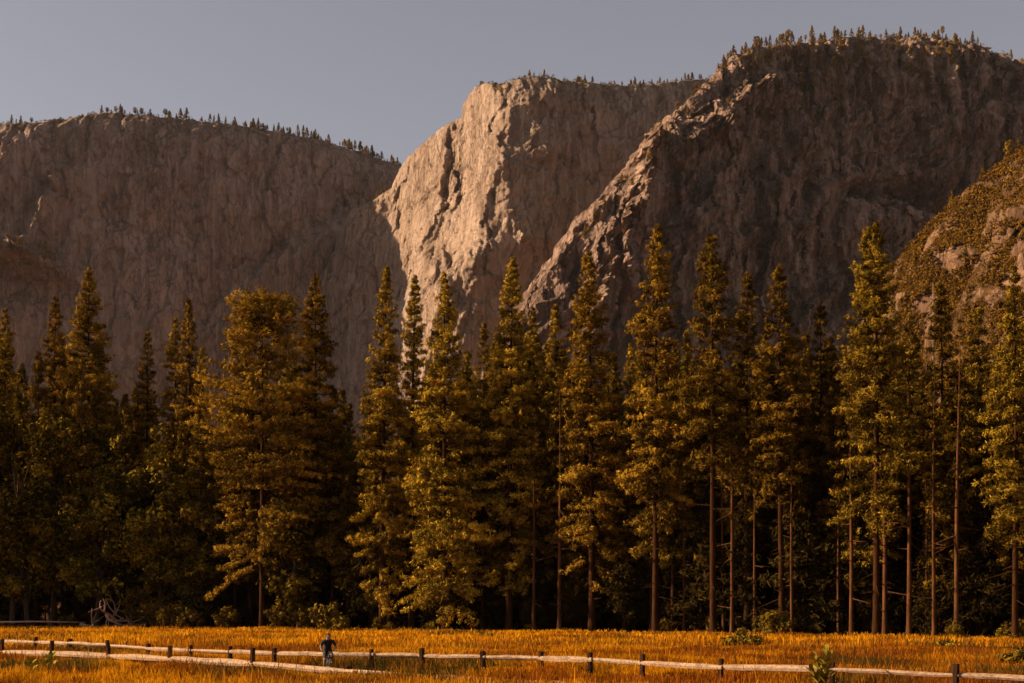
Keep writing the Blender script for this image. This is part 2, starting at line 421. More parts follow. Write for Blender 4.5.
# ------------------------------------------------------------------ grass
def build_grass():
    rng = np.random.default_rng(5)
    def scatter(n, y0, y1, tuft, spread):
        u = rng.random(n); Y = np.sqrt(y0 ** 2 + u * (y1 ** 2 - y0 ** 2)); X = (rng.random(n) * 2 - 1) * (.40 * Y + 6)
        X = np.repeat(X, tuft) + rng.normal(0, spread, n * tuft); Y = np.repeat(Y, tuft) + rng.normal(0, spread, n * tuft)
        return X, Y, np.repeat(rng.random(n), tuft)
    sets = [scatter(62000, 40, 80, 6, .13), scatter(42000, 78, 215, 5, .22)]
    X = np.concatenate([s[0] for s in sets]); Y = np.concatenate([s[1] for s in sets]); tr = np.concatenate([s[2] for s in sets])
    dens = fbm(X / 7, Y / 16, 21, 3)
    px = 512 + F * X / Y
    keep = (rng.random(len(X)) < np.clip(.75 + dens, .12, 1)) & (Y < forest_front(px) + 1.5)
    yn = fence_Y(NEARP, X); yf = fence_Y(FARP, X); mid = .5 * yn + .5 * yf
    keep &= ~((np.abs(Y - mid) < .8) & (rng.random(len(X)) < .8))
    X, Y, tr, dens = X[keep], Y[keep], tr[keep], dens[keep]
    yn = fence_Y(NEARP, X); n = len(X)
    hn = fbm(X / 3.5, Y / 9, 31, 4)
    H = (.42 + .42 * hn) * (.6 + .7 * rng.random(n)); H = np.clip(H, .14, 1.0)
    near = np.clip(np.minimum((yn + .2 - Y) / .6, (Y - (yn - 4.5)) / 3.0), 0, 1) * np.clip((-5.5 - X) / 1.5, 0.25, 1)
    H *= 1 - .62 * near
    H = np.where((rng.random(n) < .02) & (near < .2), H * 1.7, H)
    far = np.clip((Y - 58) / 70, 0, 1)
    H = H * (1 - .42 * far)
    W = (.009 + .012 * rng.random(n)) * (1 + 2.2 * far)
    az = rng.random(n) * 2 * np.pi; lean = .10 + .4 * rng.random(n) ** 2
    la = rng.random(n) * 2 * np.pi + 0
    dx, dy = np.cos(az), np.sin(az); lx, ly = np.cos(la) * lean * H, np.sin(la) * lean * H
    Z = meadow_z(X, Y)
    b = np.stack([X, Y, Z - .01], 1)
    s = np.stack([dx * W, dy * W, 0 * W], 1)
    mid_ = b + np.stack([lx * .35, ly * .35, H * .55], 1)
    tip = b + np.stack([lx, ly, H], 1)
    V = np.stack([b - s, b + s, mid_ + s * .9, mid_ - s * .9, tip + s * .45, tip - s * .45], 1).reshape(-1, 3)
    o = np.arange(n) * 6
    Fc = np.concatenate([np.stack([o, o + 1, o + 2, o + 3], 1), np.stack([o + 3, o + 2, o + 4, o + 5], 1)])
    # colour of the patch the blade grows in: straw, rust, olive weeds
    rust = fbm(X / 9, Y / 5, 41, 4); olive = .6 * fbm(X / 4, Y / 7, 51, 4) + .7 * fbm(X / 11, Y / 16, 53, 3)
    corner = np.clip(1 - np.hypot((X + 17.5) / 5.5, (Y - 55) / 7), 0, 1)
    k = .58 + (.17 * rng.standard_normal(n) + .5 * (tr - .5)) * (1 - .45 * far) + .45 * fbm(X / 2.2, Y / 6, 61, 3)
    sel = np.clip(.5 + rust * 3.2, 0, 1)
    ol = np.clip((olive - .06) * 3.4 + corner * 1.6, 0, 1) * (rng.random(n) < .8)
    bright = np.clip((Y - 75) / 30, 0, 1) * (Y < 150)
    sel = np.clip(sel - .28 + .45 * bright - .3 * np.clip((X - 4) / 10, 0, 1) * (1 - bright), 0, 1)
    t = NT('dry_grass')
    c = t.mix(t.attr('straw'), (.21, .058, .004), (.60, .245, .004))
    c = t.mix(t.attr('weed'), c, (.055, .042, .008))
    hv = t.n('ShaderNodeHueSaturation'); t.l(c, hv.inputs['Color'])
    t.l(t.math('ADD', t.attr('tint'), .42), hv.inputs['Value'])
    t.color(hv.outputs[0])
    tl = t.n('ShaderNodeBsdfTranslucent'); t.l(hv.outputs[0], tl.inputs['Color'])
    mx = t.n('ShaderNodeMixShader'); mx.inputs[0].default_value = .35
    t.l(t.b.outputs[0], mx.inputs[1]); t.l(tl.outputs[0], mx.inputs[2]); t.l(mx.outputs[0], t.out.inputs['Surface'])
    d2 = lambda a: np.concatenate([a, a])
    me = np_mesh('meadow_grass', V, Fc, t.m, False, [('tint', 'FACE', d2(np.clip(k, .05, 1.1))), ('straw', 'FACE', d2(sel)), ('weed', 'FACE', d2(ol))])
    tag(link('meadow_grass', me), 'tall dry golden meadow grass with rusty and olive patches', 'grass', kind='stuff')
build_grass()

# ------------------------------------------------------------------ fences
def build_fence(P, name, label, rail_r, lower, seed, top_dark=.11):
    rng = np.random.default_rng(seed)
    root = empty(name, (P[len(P) // 2][0], P[len(P) // 2][1], 0)); tag(root, label, 'fence')
    inv = Vector(root.location)
    for i, (x, y, zt, zr) in enumerate(P):
        a, b = P[max(i - 1, 0)], P[min(i + 1, len(P) - 1)]
        rz = math.atan2(b[1] - a[1], b[0] - a[0]) + rng.normal(0, .12)
        mb = MB(); lx, ly = rng.normal(0, .03, 2)
        hs_ = top_dark * rng.uniform(.85, 1.15)
        pts = [(x - inv.x, y - inv.y, -.3), (x - inv.x + lx * .3, y - inv.y + ly * .3, zt * .5), (x - inv.x + lx, y - inv.y + ly, zt - .02), (x - inv.x + lx, y - inv.y + ly, zt)]
        mb.tube(pts, [hs_, hs_, hs_ * .98, hs_ * .8], 6, .12, rng)
        mb.build('post', M_post, root, False)
        if i + 1 < len(P):
            q = P[i + 1]
            zs = [(zr + rng.normal(0, .01), q[3] + rng.normal(0, .01))]
            if lower: zs.append((zr - .42, q[3] - .42))
            for k, (z0, z1) in enumerate(zs):
                mb = MB(); n = 6
                d = np.array([q[0] - x, q[1] - y]); L = np.linalg.norm(d); d = d / L
                s = np.linspace(-.12, L + .12, n)
                wob = rng.normal(0, .010, (n, 2)) ; wob[0] = wob[-1] = 0
                off = np.array([d[1], -d[0]]) * (.03 if i % 2 else -.03)
                pp = [(x - inv.x + d[0] * s[j] + off[0] + wob[j][0], y - inv.y + d[1] * s[j] + off[1], z0 + (z1 - z0) * s[j] / L + wob[j][1]) for j in range(n)]
                rr = rail_r * rng.uniform(.85, 1.12) * np.array([.7, .95, 1, 1.02, .98, .7])
                mb.tube(pp, rr, 7, .10, rng)
                mb.build('rail', M_rail, root, False)
build_fence(FARP, 'split_rail_fence', 'pale split rail fence on the far side of the footpath, running the whole meadow', .095, False, 3)
build_fence(NEARP, 'split_rail_fence', 'low fence of thick pale logs on the near side of the footpath', .14, False, 4)

# ------------------------------------------------------------------ foliage builders
def tufts(centers, outward, nper, length, width, rng, tint_base, jit=.25, size=None, spike=0.0):
    """bunches of leaf-sized quads round each centre"""
    n = len(centers) * nper
    c = np.repeat(centers, nper, 0); o = np.repeat(outward, nper, 0); tb = np.repeat(tint_base, nper)
    u = rng.standard_normal((n, 3)) + .75 * o + np.array([0, 0, .12]); u /= np.linalg.norm(u, axis=1)[:, None]
    nr = u + .45 * o + .42 * rng.standard_normal((n, 3)); nr /= np.linalg.norm(nr, axis=1)[:, None]   # the spray faces out of its bunch
    r = rng.standard_normal((n, 3)); a = np.cross(nr, r); a /= np.linalg.norm(a, axis=1)[:, None] + 1e-9
    b = np.cross(nr, a)
    a = a + spike * u; a /= np.linalg.norm(a, axis=1)[:, None]
    sz = np.ones((n, 1)) if size is None else np.repeat(size, nper)[:, None]
    L = sz * length * (.6 + .8 * rng.random(n))[:, None]; W = np.sqrt(sz) * width * (.6 + .8 * rng.random(n))[:, None]
    p0 = c + sz * u * (length * jit * 2.0 * (.55 + .6 * rng.random(n)))[:, None] - a * L * .5
    V = np.stack([p0 - b * W * .5, p0 + b * W * .5, p0 + a * L * .7 + b * W * .6, p0 + a * L], 1).reshape(-1, 3)
    Fc = np.arange(n * 4).reshape(-1, 4)
    tint = np.clip(tb + rng.normal(0, .16, n), 0, 1)
    return V, Fc, tint

def profile(t, style):
    if style == 'cone': return np.clip(t, 0, 1) ** .78 * 1.10 * (1 - .35 * np.clip((t - .75) / .25, 0, 1))
    if style == 'spire': return np.clip(t * 1.0, 0, 1) ** .66 * 1.06 * (1 - .4 * np.clip((t - .6) / .4, 0, 1))
    if style == 'round': return np.clip(np.sqrt(np.clip(1 - (1 - np.clip(t / .38, 0, 1)) ** 2, 0, 1)) * (1 - .25 * np.clip((t - .5) / .5, 0, 1)), 0.12, 1)
    return t

def conifer_meshes(name, h, rad, cb, seed, style='cone', dens=1.0, mat=None, bark=None, trunk_r=None, leafk=1.0, stubs=True, nper=19):
    """trunk + crown meshes of a pine with its base at the origin. cb = height of the lowest living branches"""
    rng = np.random.default_rng(seed)
    tr = trunk_r or h * .0085
    bend = rng.normal(0, .006 * h, 2); ph = rng.random(2) * 6
    def axis(z):
        s = np.asarray(z) / h
        return np.stack([bend[0] * s * s + .1 * np.sin(s * 5 + ph[0]) * s, bend[1] * s * s + .1 * np.sin(s * 4 + ph[1]) * s, np.asarray(z)], -1)
    mb = MB()
    zz = np.array([-.4, .3, h * .06, h * .2, h * .4, h * .6, h * .8, h * .93, h * .995])
    mb.tube(axis(zz), tr * np.array([1.5, 1.25, 1.0, .9, .74, .55, .32, .15, .04]), 9, .04, rng, cap=False)
    CC, OO, TT, SS = [], [], [], []
    nb = int((h - cb) * 8.2 * dens); wh = .62 + .2 * rng.random()
    gap_ph = rng.random() * 50
    for q in range(nb):
        z = cb + (h * .995 - cb) * (1 - rng.random() ** 1.25)
        z = min(max(cb, (round(z / wh) + rng.normal(0, .13)) * wh), h * .995)
        t = (h - z) / (h - cb)
        az = rng.random() * 2 * np.pi
        az_n = float(perlin(np.array(z / 4.0 + gap_ph), np.array(az * 1.3), seed))
        L = rad * float(profile(t, style)) * (.62 + .5 * rng.random()) * (1 + .42 * az_n) + .10
        if t > .82 and rng.random() < (t - .82) * 4.0: continue
        if az_n < -.45 and t > .2 and rng.random() < .75: continue
        el = (.62 - 1.0 * t ** .7) + rng.normal(0, .14)
        d = np.array([math.cos(az) * math.cos(el), math.sin(az) * math.cos(el), math.sin(el)])
        p0 = axis(z)
        droop = -.10 * L * t
        n = max(3, int(L / .62 * 2.9))
        s = (.30 + .70 * rng.random(n) ** .8)
        side = np.array([-math.sin(az), math.cos(az), 0])
        c = p0 + d * (s * L)[:, None] + side * (rng.normal(0, .20, n) * s * L * .95)[:, None]
        c[:, 2] += droop * s * s * 2 + .18 * s * s * L * .6 + rng.normal(0, .07, n)
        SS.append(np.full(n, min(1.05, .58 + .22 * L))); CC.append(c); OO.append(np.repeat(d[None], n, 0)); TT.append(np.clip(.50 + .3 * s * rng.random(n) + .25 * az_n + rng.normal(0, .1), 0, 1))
        if stubs and L > 1.2 and rng.random() < .45:
            e = p0 + d * L * .75; e[2] += droop * .6
            mb.tube([p0, (p0 + e) / 2 + np.array([0, 0, -.05 * L]), e], [tr * .16 + .015, tr * .12 + .01, .012], 4, 0, None, cap=False)
    if stubs:
        for q in range(int(rng.integers(6, 16))):       # dead stubs on the bare trunk
            z = rng.uniform(h * .08, max(cb, h * .25)); az = rng.random() * 6.28; L = rng.uniform(.6, 2.4)
            p0 = axis(z); e = p0 + np.array([math.cos(az) * L, math.sin(az) * L, rng.uniform(-.5, .15) * L])
            mb.tube([p0, (p0 + e) / 2, e], [.06, .04, .012], 4, 0, None, cap=False)
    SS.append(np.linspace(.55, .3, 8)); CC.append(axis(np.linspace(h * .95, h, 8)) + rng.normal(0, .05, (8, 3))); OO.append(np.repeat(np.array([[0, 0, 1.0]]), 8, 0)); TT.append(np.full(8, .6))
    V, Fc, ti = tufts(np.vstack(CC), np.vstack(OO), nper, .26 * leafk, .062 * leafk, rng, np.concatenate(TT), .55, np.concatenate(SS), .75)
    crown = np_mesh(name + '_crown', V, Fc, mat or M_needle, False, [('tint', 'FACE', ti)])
    return mb.mesh(name + '_trunk', bark or M_bark), crown

def place_tree(name, tm, cm, loc, label, cat, group=None, rz=0.0, sc=1.0):
    o = empty(name, loc, rz); o.scale = (sc, sc, sc); o.rotation_euler.x = random.gauss(0, .004); o.rotation_euler.y = random.gauss(0, .004)
    tag(o, label, cat, group)
    link('trunk', tm, o); link('crown', cm, o)
    return o

# ------------------------------------------------------------------ the pines one can tell apart
PINES = [  # px, top py, metres behind the forest edge, half width px, crown base py, style, density, label
    (4, 309, 10, 26, 470, 'cone', 1, 'pine cut by the left border of the photo, its shadowed crown over dark oaks'),
    (54, 297, 12, 23, 450, 'spire', 1, 'slim pine just left of the broad pointed one at the left, half a crown lower'),
    (90, 268, 10, 40, 470, 'cone', 1.1, 'broad pointed pine rising highest above the oaks at the left'),
    (147, 332, 16, 21, 450, 'cone', .9, 'short pine standing in the dip between two taller pines over the oaks'),
    (174, 318, 16, 19, 450, 'spire', .9, 'narrow dark pine pressed against the left flank of a taller twin'),
    (192, 300, 12, 25, 470, 'cone', 1, 'tall pine between a narrower dark twin and a short sunlit pine in front'),
    (205, 346, 7, 19, 490, 'cone', 1, 'short sunlit pine below the two dark pines beside the round topped one'),
    (245, 289, 18, 15, 420, 'spire', .8, 'thin pine tip showing behind the round topped pine'),
    (262, 303, 0, 52, 530, 'round', 1.0, 'big round topped pine with a visible dark trunk and ragged golden boughs'),
    (315, 274, 6, 40, 500, 'cone', 1.05, 'tall conical pine close behind the round topped one, dark on its right side'),
    (348, 405, 24, 20, 560, 'cone', .9, 'small yellowish pine set back in the gap between the tall pines'),
    (382, 268, 0, 30, 560, 'spire', 1.2, 'sunlit pine at the left of the golden trio, boughs hanging low over two thin trunks'),
    (411, 277, 3, 25, 540, 'spire', 1.15, 'middle pine of the golden trio, with reddish dead boughs'),
    (445, 274, -2, 44, 600, 'cone', 1.3, 'widest pine of the golden trio, foliage down nearly to the meadow'),
    (485, 323, 12, 24, 520, 'cone', 1, 'short dark pine in the shade right of the golden trio'),
    (509, 260, 2, 34, 545, 'spire', 1.05, 'slender tall pine with a thick sunlit trunk foot, below the dark prow'),
    (534, 309, 14, 22, 520, 'cone', 1, 'dark pine tip right behind the slender tall pine'),
    (557, 306, 8, 23, 530, 'spire', 1, 'short olive pine in the notch left of a tall feathery one'),
    (592, 252, 2, 38, 540, 'spire', 1.1, 'tall feathery pine in front of the lower end of the rocky ridge'),
    (629, 345, 14, 20, 520, 'cone', 1, 'low dark pine in the notch left of the very tall pine'),
    (655, 226, 1, 36, 500, 'spire', 1.1, 'very tall pine with a sharp tip and full crown in the middle right'),
    (687, 330, 12, 18, 480, 'cone', 1, 'low dark pine in the shade between two very tall pines'),
    (713, 238, -1, 35, 420, 'spire', 1.0, 'tall pine with a clear dark trunk below a high feathered crown'),
    (747, 272, 3, 22, 440, 'spire', 1.0, 'narrow pine with a long bare trunk between two wider crowned pines'),
    (782, 267, 1, 33, 450, 'cone', 1.0, 'dark wide shouldered pine with a long sunlit stem below'),
    (823, 302, 8, 20, 440, 'spire', .95, 'slight lower pine in the gap before the twin topped pines'),
    (861, 228, 9, 24, 450, 'spire', 1, 'rear tip of the twin topped pines, the slimmer one on the left'),
    (876, 223, 0, 40, 470, 'cone', 1.1, 'tallest pine at the right, front one of the twin tops, black trunk mass below'),
    (911, 335, 8, 20, 460, 'cone', 1, 'dim pine in the hollow right of the twin topped pines'),
    (943, 286, 6, 27, 450, 'spire', 1, 'pine behind the bleached dead stem, before the brushy hill'),
    (979, 308, 4, 28, 460, 'cone', 1, 'short pine below the pink outcrop of the brushy hill'),
    (1015, 268, -3, 34, 490, 'cone', 1.05, 'wide dark pine cut by the right border of the photo'),
]
for i, (px, ty, dY, hw, cby, style, dens, label) in enumerate(PINES):
    Y = float(forest_front(px)) + dY
    X = PX(px, Y); h = PZ(ty, Y); rad = hw / F * Y * (1.14 if px < 690 else 1.24)
    cb = max(PZ(cby + (44 if px < 640 else 48), Y), 1.5)
    tm, cm = conifer_meshes('pine', h, rad, cb, 100 + i * 7, style, dens * 1.5, M_needle if px < 690 else M_needle_shade, M_bark)  # right-hand pines take the darker needles in place of real shade
    place_tree('pine_tree', tm, cm, (X, Y, 0), label, 'pine tree', None, random.random() * 6.28)

# pines outside the left border whose shade falls across the oaks, and to the right
PROTO = []
for i, (h, rad, cbf, style) in enumerate([(38, 3.6, .42, 'spire'), (34, 3.4, .5, 'cone'), (41, 4.0, .45, 'spire'), (30, 3.0, .45, 'cone'), (36, 3.3, .55, 'spire'), (25, 3.0, .3, 'cone')]):
    PROTO.append((h,) + conifer_meshes('forest_pine', h, rad, h * cbf * .62, 900 + i * 5, style, 1.15, M_needle_shade, M_bark, nper=14, leafk=1.5))
rng = np.random.default_rng(17)
placed = [(PX(p[0], float(forest_front(p[0])) + p[2]), float(forest_front(p[0])) + p[2]) for p in PINES]
def free(x, y, d):
    return all((x - a) ** 2 + (y - b) ** 2 > d * d for a, b in placed)
cnt = 0
skyline_py = lambda px: np.interp(px, [-100, 0, 110, 140, 235, 330, 350, 365, 500, 545, 630, 690, 800, 840, 900, 925, 1024, 1200], [330, 345, 350, 380, 360, 360, 430, 380, 350, 350, 370, 360, 350, 350, 360, 380, 350, 330])
for row, (d0, d1, n) in enumerate([(3, 12, 96), (12, 28, 76), (28, 50, 50), (48, 85, 50), (80, 130, 50)]):
    for q in range(n):
        for _ in range(30):
            px = rng.uniform(-60, 1090) if rng.random() < .45 else rng.uniform(460, 1060); dY = rng.uniform(d0, d1)
            Y = float(forest_front(px)) + dY; X = PX(px, Y)
            if free(X, Y, 2.3): break
        else: continue
        placed.append((X, Y))
        k = int(rng.integers(0, len(PROTO))); h, tm, cm = PROTO[k]
        top = PZ(float(skyline_py(px)) + rng.uniform(-18, 50) + (25 if row == 0 else 0), Y)
        sc = np.clip(top / h, .45, 1.15)
        place_tree('forest_pine', tm, cm, (X, Y, 0), 'unseen pine outside the left border whose shade falls across the oaks', 'pine tree', 'pines deep in the forest', rng.random() * 6.28, float(sc)); cnt += 1
for q in range(70):
    px = rng.uniform(-300, -42); Y = float(forest_front(px)) + rng.uniform(-16, 22); X = PX(px, Y)
    h, tm, cm = PROTO[int(rng.integers(0, 6))]
    if not free(X, Y, 2.8): continue
    placed.append((X, Y))
    place_tree('forest_pine', tm, cm, (X, Y, 0), 'unseen pine outside the left border whose shade falls across the oaks', 'pine tree', 'pines deep in the forest', rng.random() * 6.28, float(rng.uniform(.62, .84)))
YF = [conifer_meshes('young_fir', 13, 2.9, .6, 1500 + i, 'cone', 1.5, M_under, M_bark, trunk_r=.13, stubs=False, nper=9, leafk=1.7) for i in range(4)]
for q in range(230):
    px = rng.uniform(-160, 1200); Y = float(forest_front(px)) + (rng.uniform(2.5, 20) if q < 150 else rng.uniform(24, 85)); X = PX(px, Y)
    tm, cm = YF[q % 4]
    place_tree('young_conifer', tm, cm, (X, Y, 0), 'young conifer filling the black understory between the trunks', 'pine tree', 'young conifers in the understory', rng.random() * 6.28, float(rng.uniform(.6, 1.45)))
# thin second growth stems whose lit edges show between the big trunks
SAP = [conifer_meshes('pole_pine', 22, 1.5, 12, 1300 + i, 'spire', .9, M_needle_shade, M_bark_lit, trunk_r=.17, nper=6) for i in range(3)]
for q in range(90):
    px = rng.uniform(520, 1060) if q < 74 else rng.uniform(330, 520); Y = float(forest_front(px)) + rng.uniform(-.5, 16); X = PX(px, Y)
    if not free(X, Y, 1.5): continue
    placed.append((X, Y))
    tm, cm = SAP[q % 3]
    place_tree('pole_pine', tm, cm, (X, Y, 0), 'thin straight pine stem among the bigger trunks at the forest edge', 'pine tree', 'thin pine stems at the forest edge', rng.random() * 6.28, float(rng.uniform(.7, 1.25)))

# ------------------------------------------------------------------ broadleaf trees and shrubs
def broadleaf_meshes(name, h, rad, seed, mat, leaf=.42, nlobe=34, perlobe=46, cb=.12, trunk_r=.28, nper=3):
    rng = np.random.default_rng(seed)
    mb = MB(); lean = rng.normal(0, .06 * h, 2)
    top = np.array([lean[0], lean[1], h * .62])
    mb.tube([np.array([0, 0, -.3]), np.array([lean[0] * .2, lean[1] * .2, h * .2]), np.array([lean[0] * .6, lean[1] * .6, h * .42]), top], [trunk_r * 1.3, trunk_r, trunk_r * .7, trunk_r * .3], 8, .06, rng, cap=False)
    C = []
    for q in range(nlobe):
        u = rng.standard_normal(3); u /= np.linalg.norm(u); rr = (.55 + .45 * rng.random()) 
        c = np.array([u[0] * rad * rr, u[1] * rad * rr, h * (cb + (1 - cb) * .5) + u[2] * h * (1 - cb) * .5 * rr * .96]) + np.array([lean[0], lean[1], 0]) * .6
        C.append(c)
        if q % 2 == 0:
            s = rng.uniform(.12, .55); p0 = np.array([lean[0] * s, lean[1] * s, h * s])
            m = (p0 + c) / 2 + np.array([0, 0, .08 * h * rng.random()])
            mb.tube([p0, m, c], [trunk_r * .38, trunk_r * .22, .02], 5, 0, None, cap=False)
    C = np.array(C); ctr = C.mean(0)
    lobe_r = rad * .34
    cc = np.repeat(C, perlobe, 0); n = len(cc)
    u = rng.standard_normal((n, 3)); u /= np.linalg.norm(u, axis=1)[:, None]
    pos = cc + u * (lobe_r * (.45 + .65 * rng.random(n)) * (1 + .5 * rng.standard_normal(n) * .4))[:, None] * np.array([1, 1, .8])
    pos[:, 2] = np.maximum(pos[:, 2], .1)
    lt = np.repeat(rng.uniform(.3, .75, nlobe), perlobe)
    V, Fc, ti = tufts(pos, u, nper, leaf, leaf * .55, rng, lt, .4)
    return mb.mesh(name + '_trunk', M_bark_d), np_mesh(name + '_crown', V, Fc, mat, False, [('tint', 'FACE', ti)])

OAKS = [  # px, top py, dY, half width px, label
    (12, 378, -3, 52, 'black shaded oak at the left border, the darkest crown in front'),
    (52, 402, 3, 36, 'oak with a narrow strip of sunlit leaves, right behind the darkest oak'),
    (92, 404, 6, 34, 'oak with a bright leafy top under the broad pointed pine'),
    (124, 420, 5, 30, 'oak with a lit crest and black lower half above the fallen branches'),
    (163, 424, 3, 34, 'leafy oak with a hanging golden side left of the big round topped pine'),
    (96, 478, 1, 40, 'low oak whose scattered lit sprays hang over the fallen branches'),
    (28, 500, -2, 34, 'low dark oak with a few lit leaf sprays near the left border'),
    (200, 490, 3, 30, 'shadowy low oak at the foot of the round topped pine, left side'),
    (300, 490, 3, 34, 'dim understory oak at the right foot of the round topped pine'),
]
for i, (px, ty, dY, hw, label) in enumerate(OAKS):
    Y = float(forest_front(px)) + dY; h = PZ(ty, Y); rad = hw / F * Y
    tm, cm = broadleaf_meshes('oak', h, rad, 500 + i * 3, M_leaf, .38, 40, 64, nper=5)
    place_tree('oak_tree', tm, cm, (PX(px, Y), Y, 0), label, 'oak tree', None, random.random() * 6)

SHR = [broadleaf_meshes('shrub', 2.2, 1.3, 700 + i, M_shrub, .26, 14, 26, .02, .04) for i in range(4)]
BUSHES = [  # px, height m, half width m, dY, label
    (146, 5.2, 2.7, -3.2, 'bright yellow green bush beside the fallen dead branches'),
    (170, 2.6, 1.9, -3.6, 'small lit bush right of the bright yellow green one'),
    (190, 1.9, 1.3, -3.6, 'low rounded bush in front of the round topped pine, leftmost of four'),
    (228, 2.3, 1.3, -3.4, 'olive bush at the meadow edge left of the dark pine trunk'),
    (280, 2.6, 1.5, -3.2, 'pale olive bush at the meadow edge right of the dark pine trunk'),
    (340, 1.4, .7, -4.5, 'tiny lit sprig of a bush on the meadow edge beneath the gap in the trees'),
    (776, 1.9, 1.2, -3.0, 'rounded bush in front of the dark trunks at the right'),
    (744, 1.0, 1.2, -42, 'straggly green weed bush out in the open meadow'),
    (947, .55, .7, -34, 'squat dark bush in the meadow near the right border'),
    (1022, .8, .7, -50, 'dark weed clump cut by the right border'),
]
for i, (px, hh, rr, dY, label) in enumerate(BUSHES):
    Y = float(forest_front(px)) + dY
    tm, cm = broadleaf_meshes('bush', hh, rr, 760 + i, M_shrub if hh > .6 else M_leaf, .26 if hh > 1.2 else .16, 18, 34, .03, .05)
    o = empty('bush', (PX(px, Y), Y, 0), random.random() * 6); tag(o, label, 'bush')
    link('stems', tm, o); link('foliage', cm, o)
for q in range(62):
    px = rng.uniform(-20, 1050); Y = float(forest_front(px)) + rng.uniform(-3.2, 14); s = rng.uniform(.3, .8) * (1.5 if px < 330 else 1)
    tm, cm = SHR[q % 4]
    o = empty('shrub', (PX(px, Y), Y, 0), rng.random() * 6); o.scale = (s, s, s * rng.uniform(.7, 1.2))
    tag(o, 'low shrub in the shade along the foot of the forest', 'shrub', 'low shrubs along the forest foot')
    link('stems', tm, o); link('foliage', cm, o)

# dead stem before the hill
Y = float(forest_front(933)) + 10; h = PZ(283, Y)
mb = MB(); rg = np.random.default_rng(3)
mb.tube([(0, 0, -.3), (.1, 0, h * .3), (.05, 0, h * .6), (0, 0, h)], [.15, .12, .09, .03], 8, .05, rg, cap=False)
o = empty('dead_tree', (PX(933, Y), Y, 0)); tag(o, 'bleached leafless dead stem standing before the brushy hill', 'dead tree')
mb.build('trunk', M_snag, o)
mb = MB()
for q in range(34):
    z = rg.uniform(h * .45, h * .97); a = rg.random() * 6.28; L = rg.uniform(.3, 1.3)
    mb.tube([(.03, 0, z), (math.cos(a) * L * .5, math.sin(a) * L * .5, z + .05), (math.cos(a) * L, math.sin(a) * L, z - .15 * L)], [.035, .025, .008], 4, 0, None, cap=False)
mb.build('branches', M_snag, o)

# fallen dead branches
def deadfall(px, py, Y, label, pts3, seed, r0, wob=.28):
    rg = np.random.default_rng(seed)
    mb = MB()
    def grow(p, d, L, r, lev):
        n = 5; P = [np.array(p)]
        for _ in range(n):
            d = d + rg.normal(0, wob, 3); d /= np.linalg.norm(d); q = P[-1] + d * L / n; q[2] = max(q[2], .06); P.append(q)
        mb.tube(P, np.linspace(r, r * .35, n + 1), 6, .05, rg)
        if lev > 0:
            for _ in range(3 if lev > 1 else 2):
                k = int(rg.integers(1, n)); grow(P[k], d * .5 + rg.normal(0, .7, 3) + np.array([0, 0, .35]), L * rg.uniform(.35, .6), r * .55, lev - 1)
    for p, d, L, lev in pts3: grow(np.array(p, float), np.array(d, float) / np.linalg.norm(d), L, r0, lev)
    o = mb.build('fallen_branch', M_snag)
    o.location = (PX(px, Y), Y, 0); tag(o, label, 'dead branch')
Yd = float(forest_front(110)) - 5.5
deadfall(112, 0, Yd, 'pale tangle of fallen dead branches at the meadow edge', [((-3.5, 0, .5), (1, 0, .22), 6.5, 2), ((1.0, .3, .3), (-.8, -.1, .6), 4.4, 2), ((.2, 0, .3), (1, .1, .25), 5.0, 2), ((-.5, -.4, 1.6), (.5, -.1, -.5), 3.0, 1)], 21, .19)
deadfall(138, 0, Yd + 1, 'crooked upright dead branch beside the bright bush', [((.2, 0, .1), (-.35, 0, 1), 5.2, 1)], 8, .10)
deadfall(40, 0, Yd + 2, 'long dim fallen trunk lying under the darkest oak', [((-6, 0, .7), (1, 0, -.03), 11, 0)], 15, .16, .05)
deadfall(187, 0, Yd + 2.6, 'small pale fallen log between the low bushes', [((-1.6, 0, .25), (1, .1, .05), 3.4, 1)], 31, .11)

# tall leafy plant by the fence
def leafy_plant(px, Y, ty, label, seed, nst):
    rg = np.random.default_rng(seed); zt = PZ(ty, Y)
    o = empty('tall_weed', (PX(px, Y), Y, 0)); tag(o, label, 'plant')
    mb = MB(); VV = []; 
    for k in range(nst):
        h = zt * (1 if k == 0 else rg.uniform(.5, .85)); b = rg.normal(0, .16, 2) if k else np.zeros(2); tl = b + (rg.normal(0, .16, 2) if k else rg.normal(0, .03, 2))
        st = [np.array([b[0] + (tl[0] - b[0]) * s, b[1] + (tl[1] - b[1]) * s, h * s]) for s in np.linspace(0, 1, 6)]
        mb.tube(st, np.linspace(.018, .006, 6), 5, 0, None)
        for q in range(16):
            s = rg.uniform(.25, 1); p = np.array([b[0] + (tl[0] - b[0]) * s, b[1] + (tl[1] - b[1]) * s, h * s])
            a = q * 2.4 + rg.normal(0, .3); L = .40 * (1.15 - s * .5); w_ = .07
            d = np.array([math.cos(a), math.sin(a), 0]); sd = np.array([-math.sin(a), math.cos(a), 0])
            up = np.array([0, 0, 1.0])
            ms = [p, p + d * L * .4 + up * L * .45, p + d * L * .75 + up * L * .75, p + d * L + up * L * .8]
            for i0, (wa, wb) in enumerate(((.2, 1), (1, .8), (.8, .05))):
                VV.append([ms[i0] - sd * w_ * wa, ms[i0] + sd * w_ * wa, ms[i0 + 1] + sd * w_ * wb, ms[i0 + 1] - sd * w_ * wb])
    mb.build('stem', M_shrub, o)
    V = np.array(VV).reshape(-1, 3); n = len(V) // 4
    link('leaves', np_mesh('weed_leaves', V, np.arange(n * 4).reshape(-1, 4), M_weed, False, [('tint', 'FACE', rg.uniform(.3, 1, n))]), o)
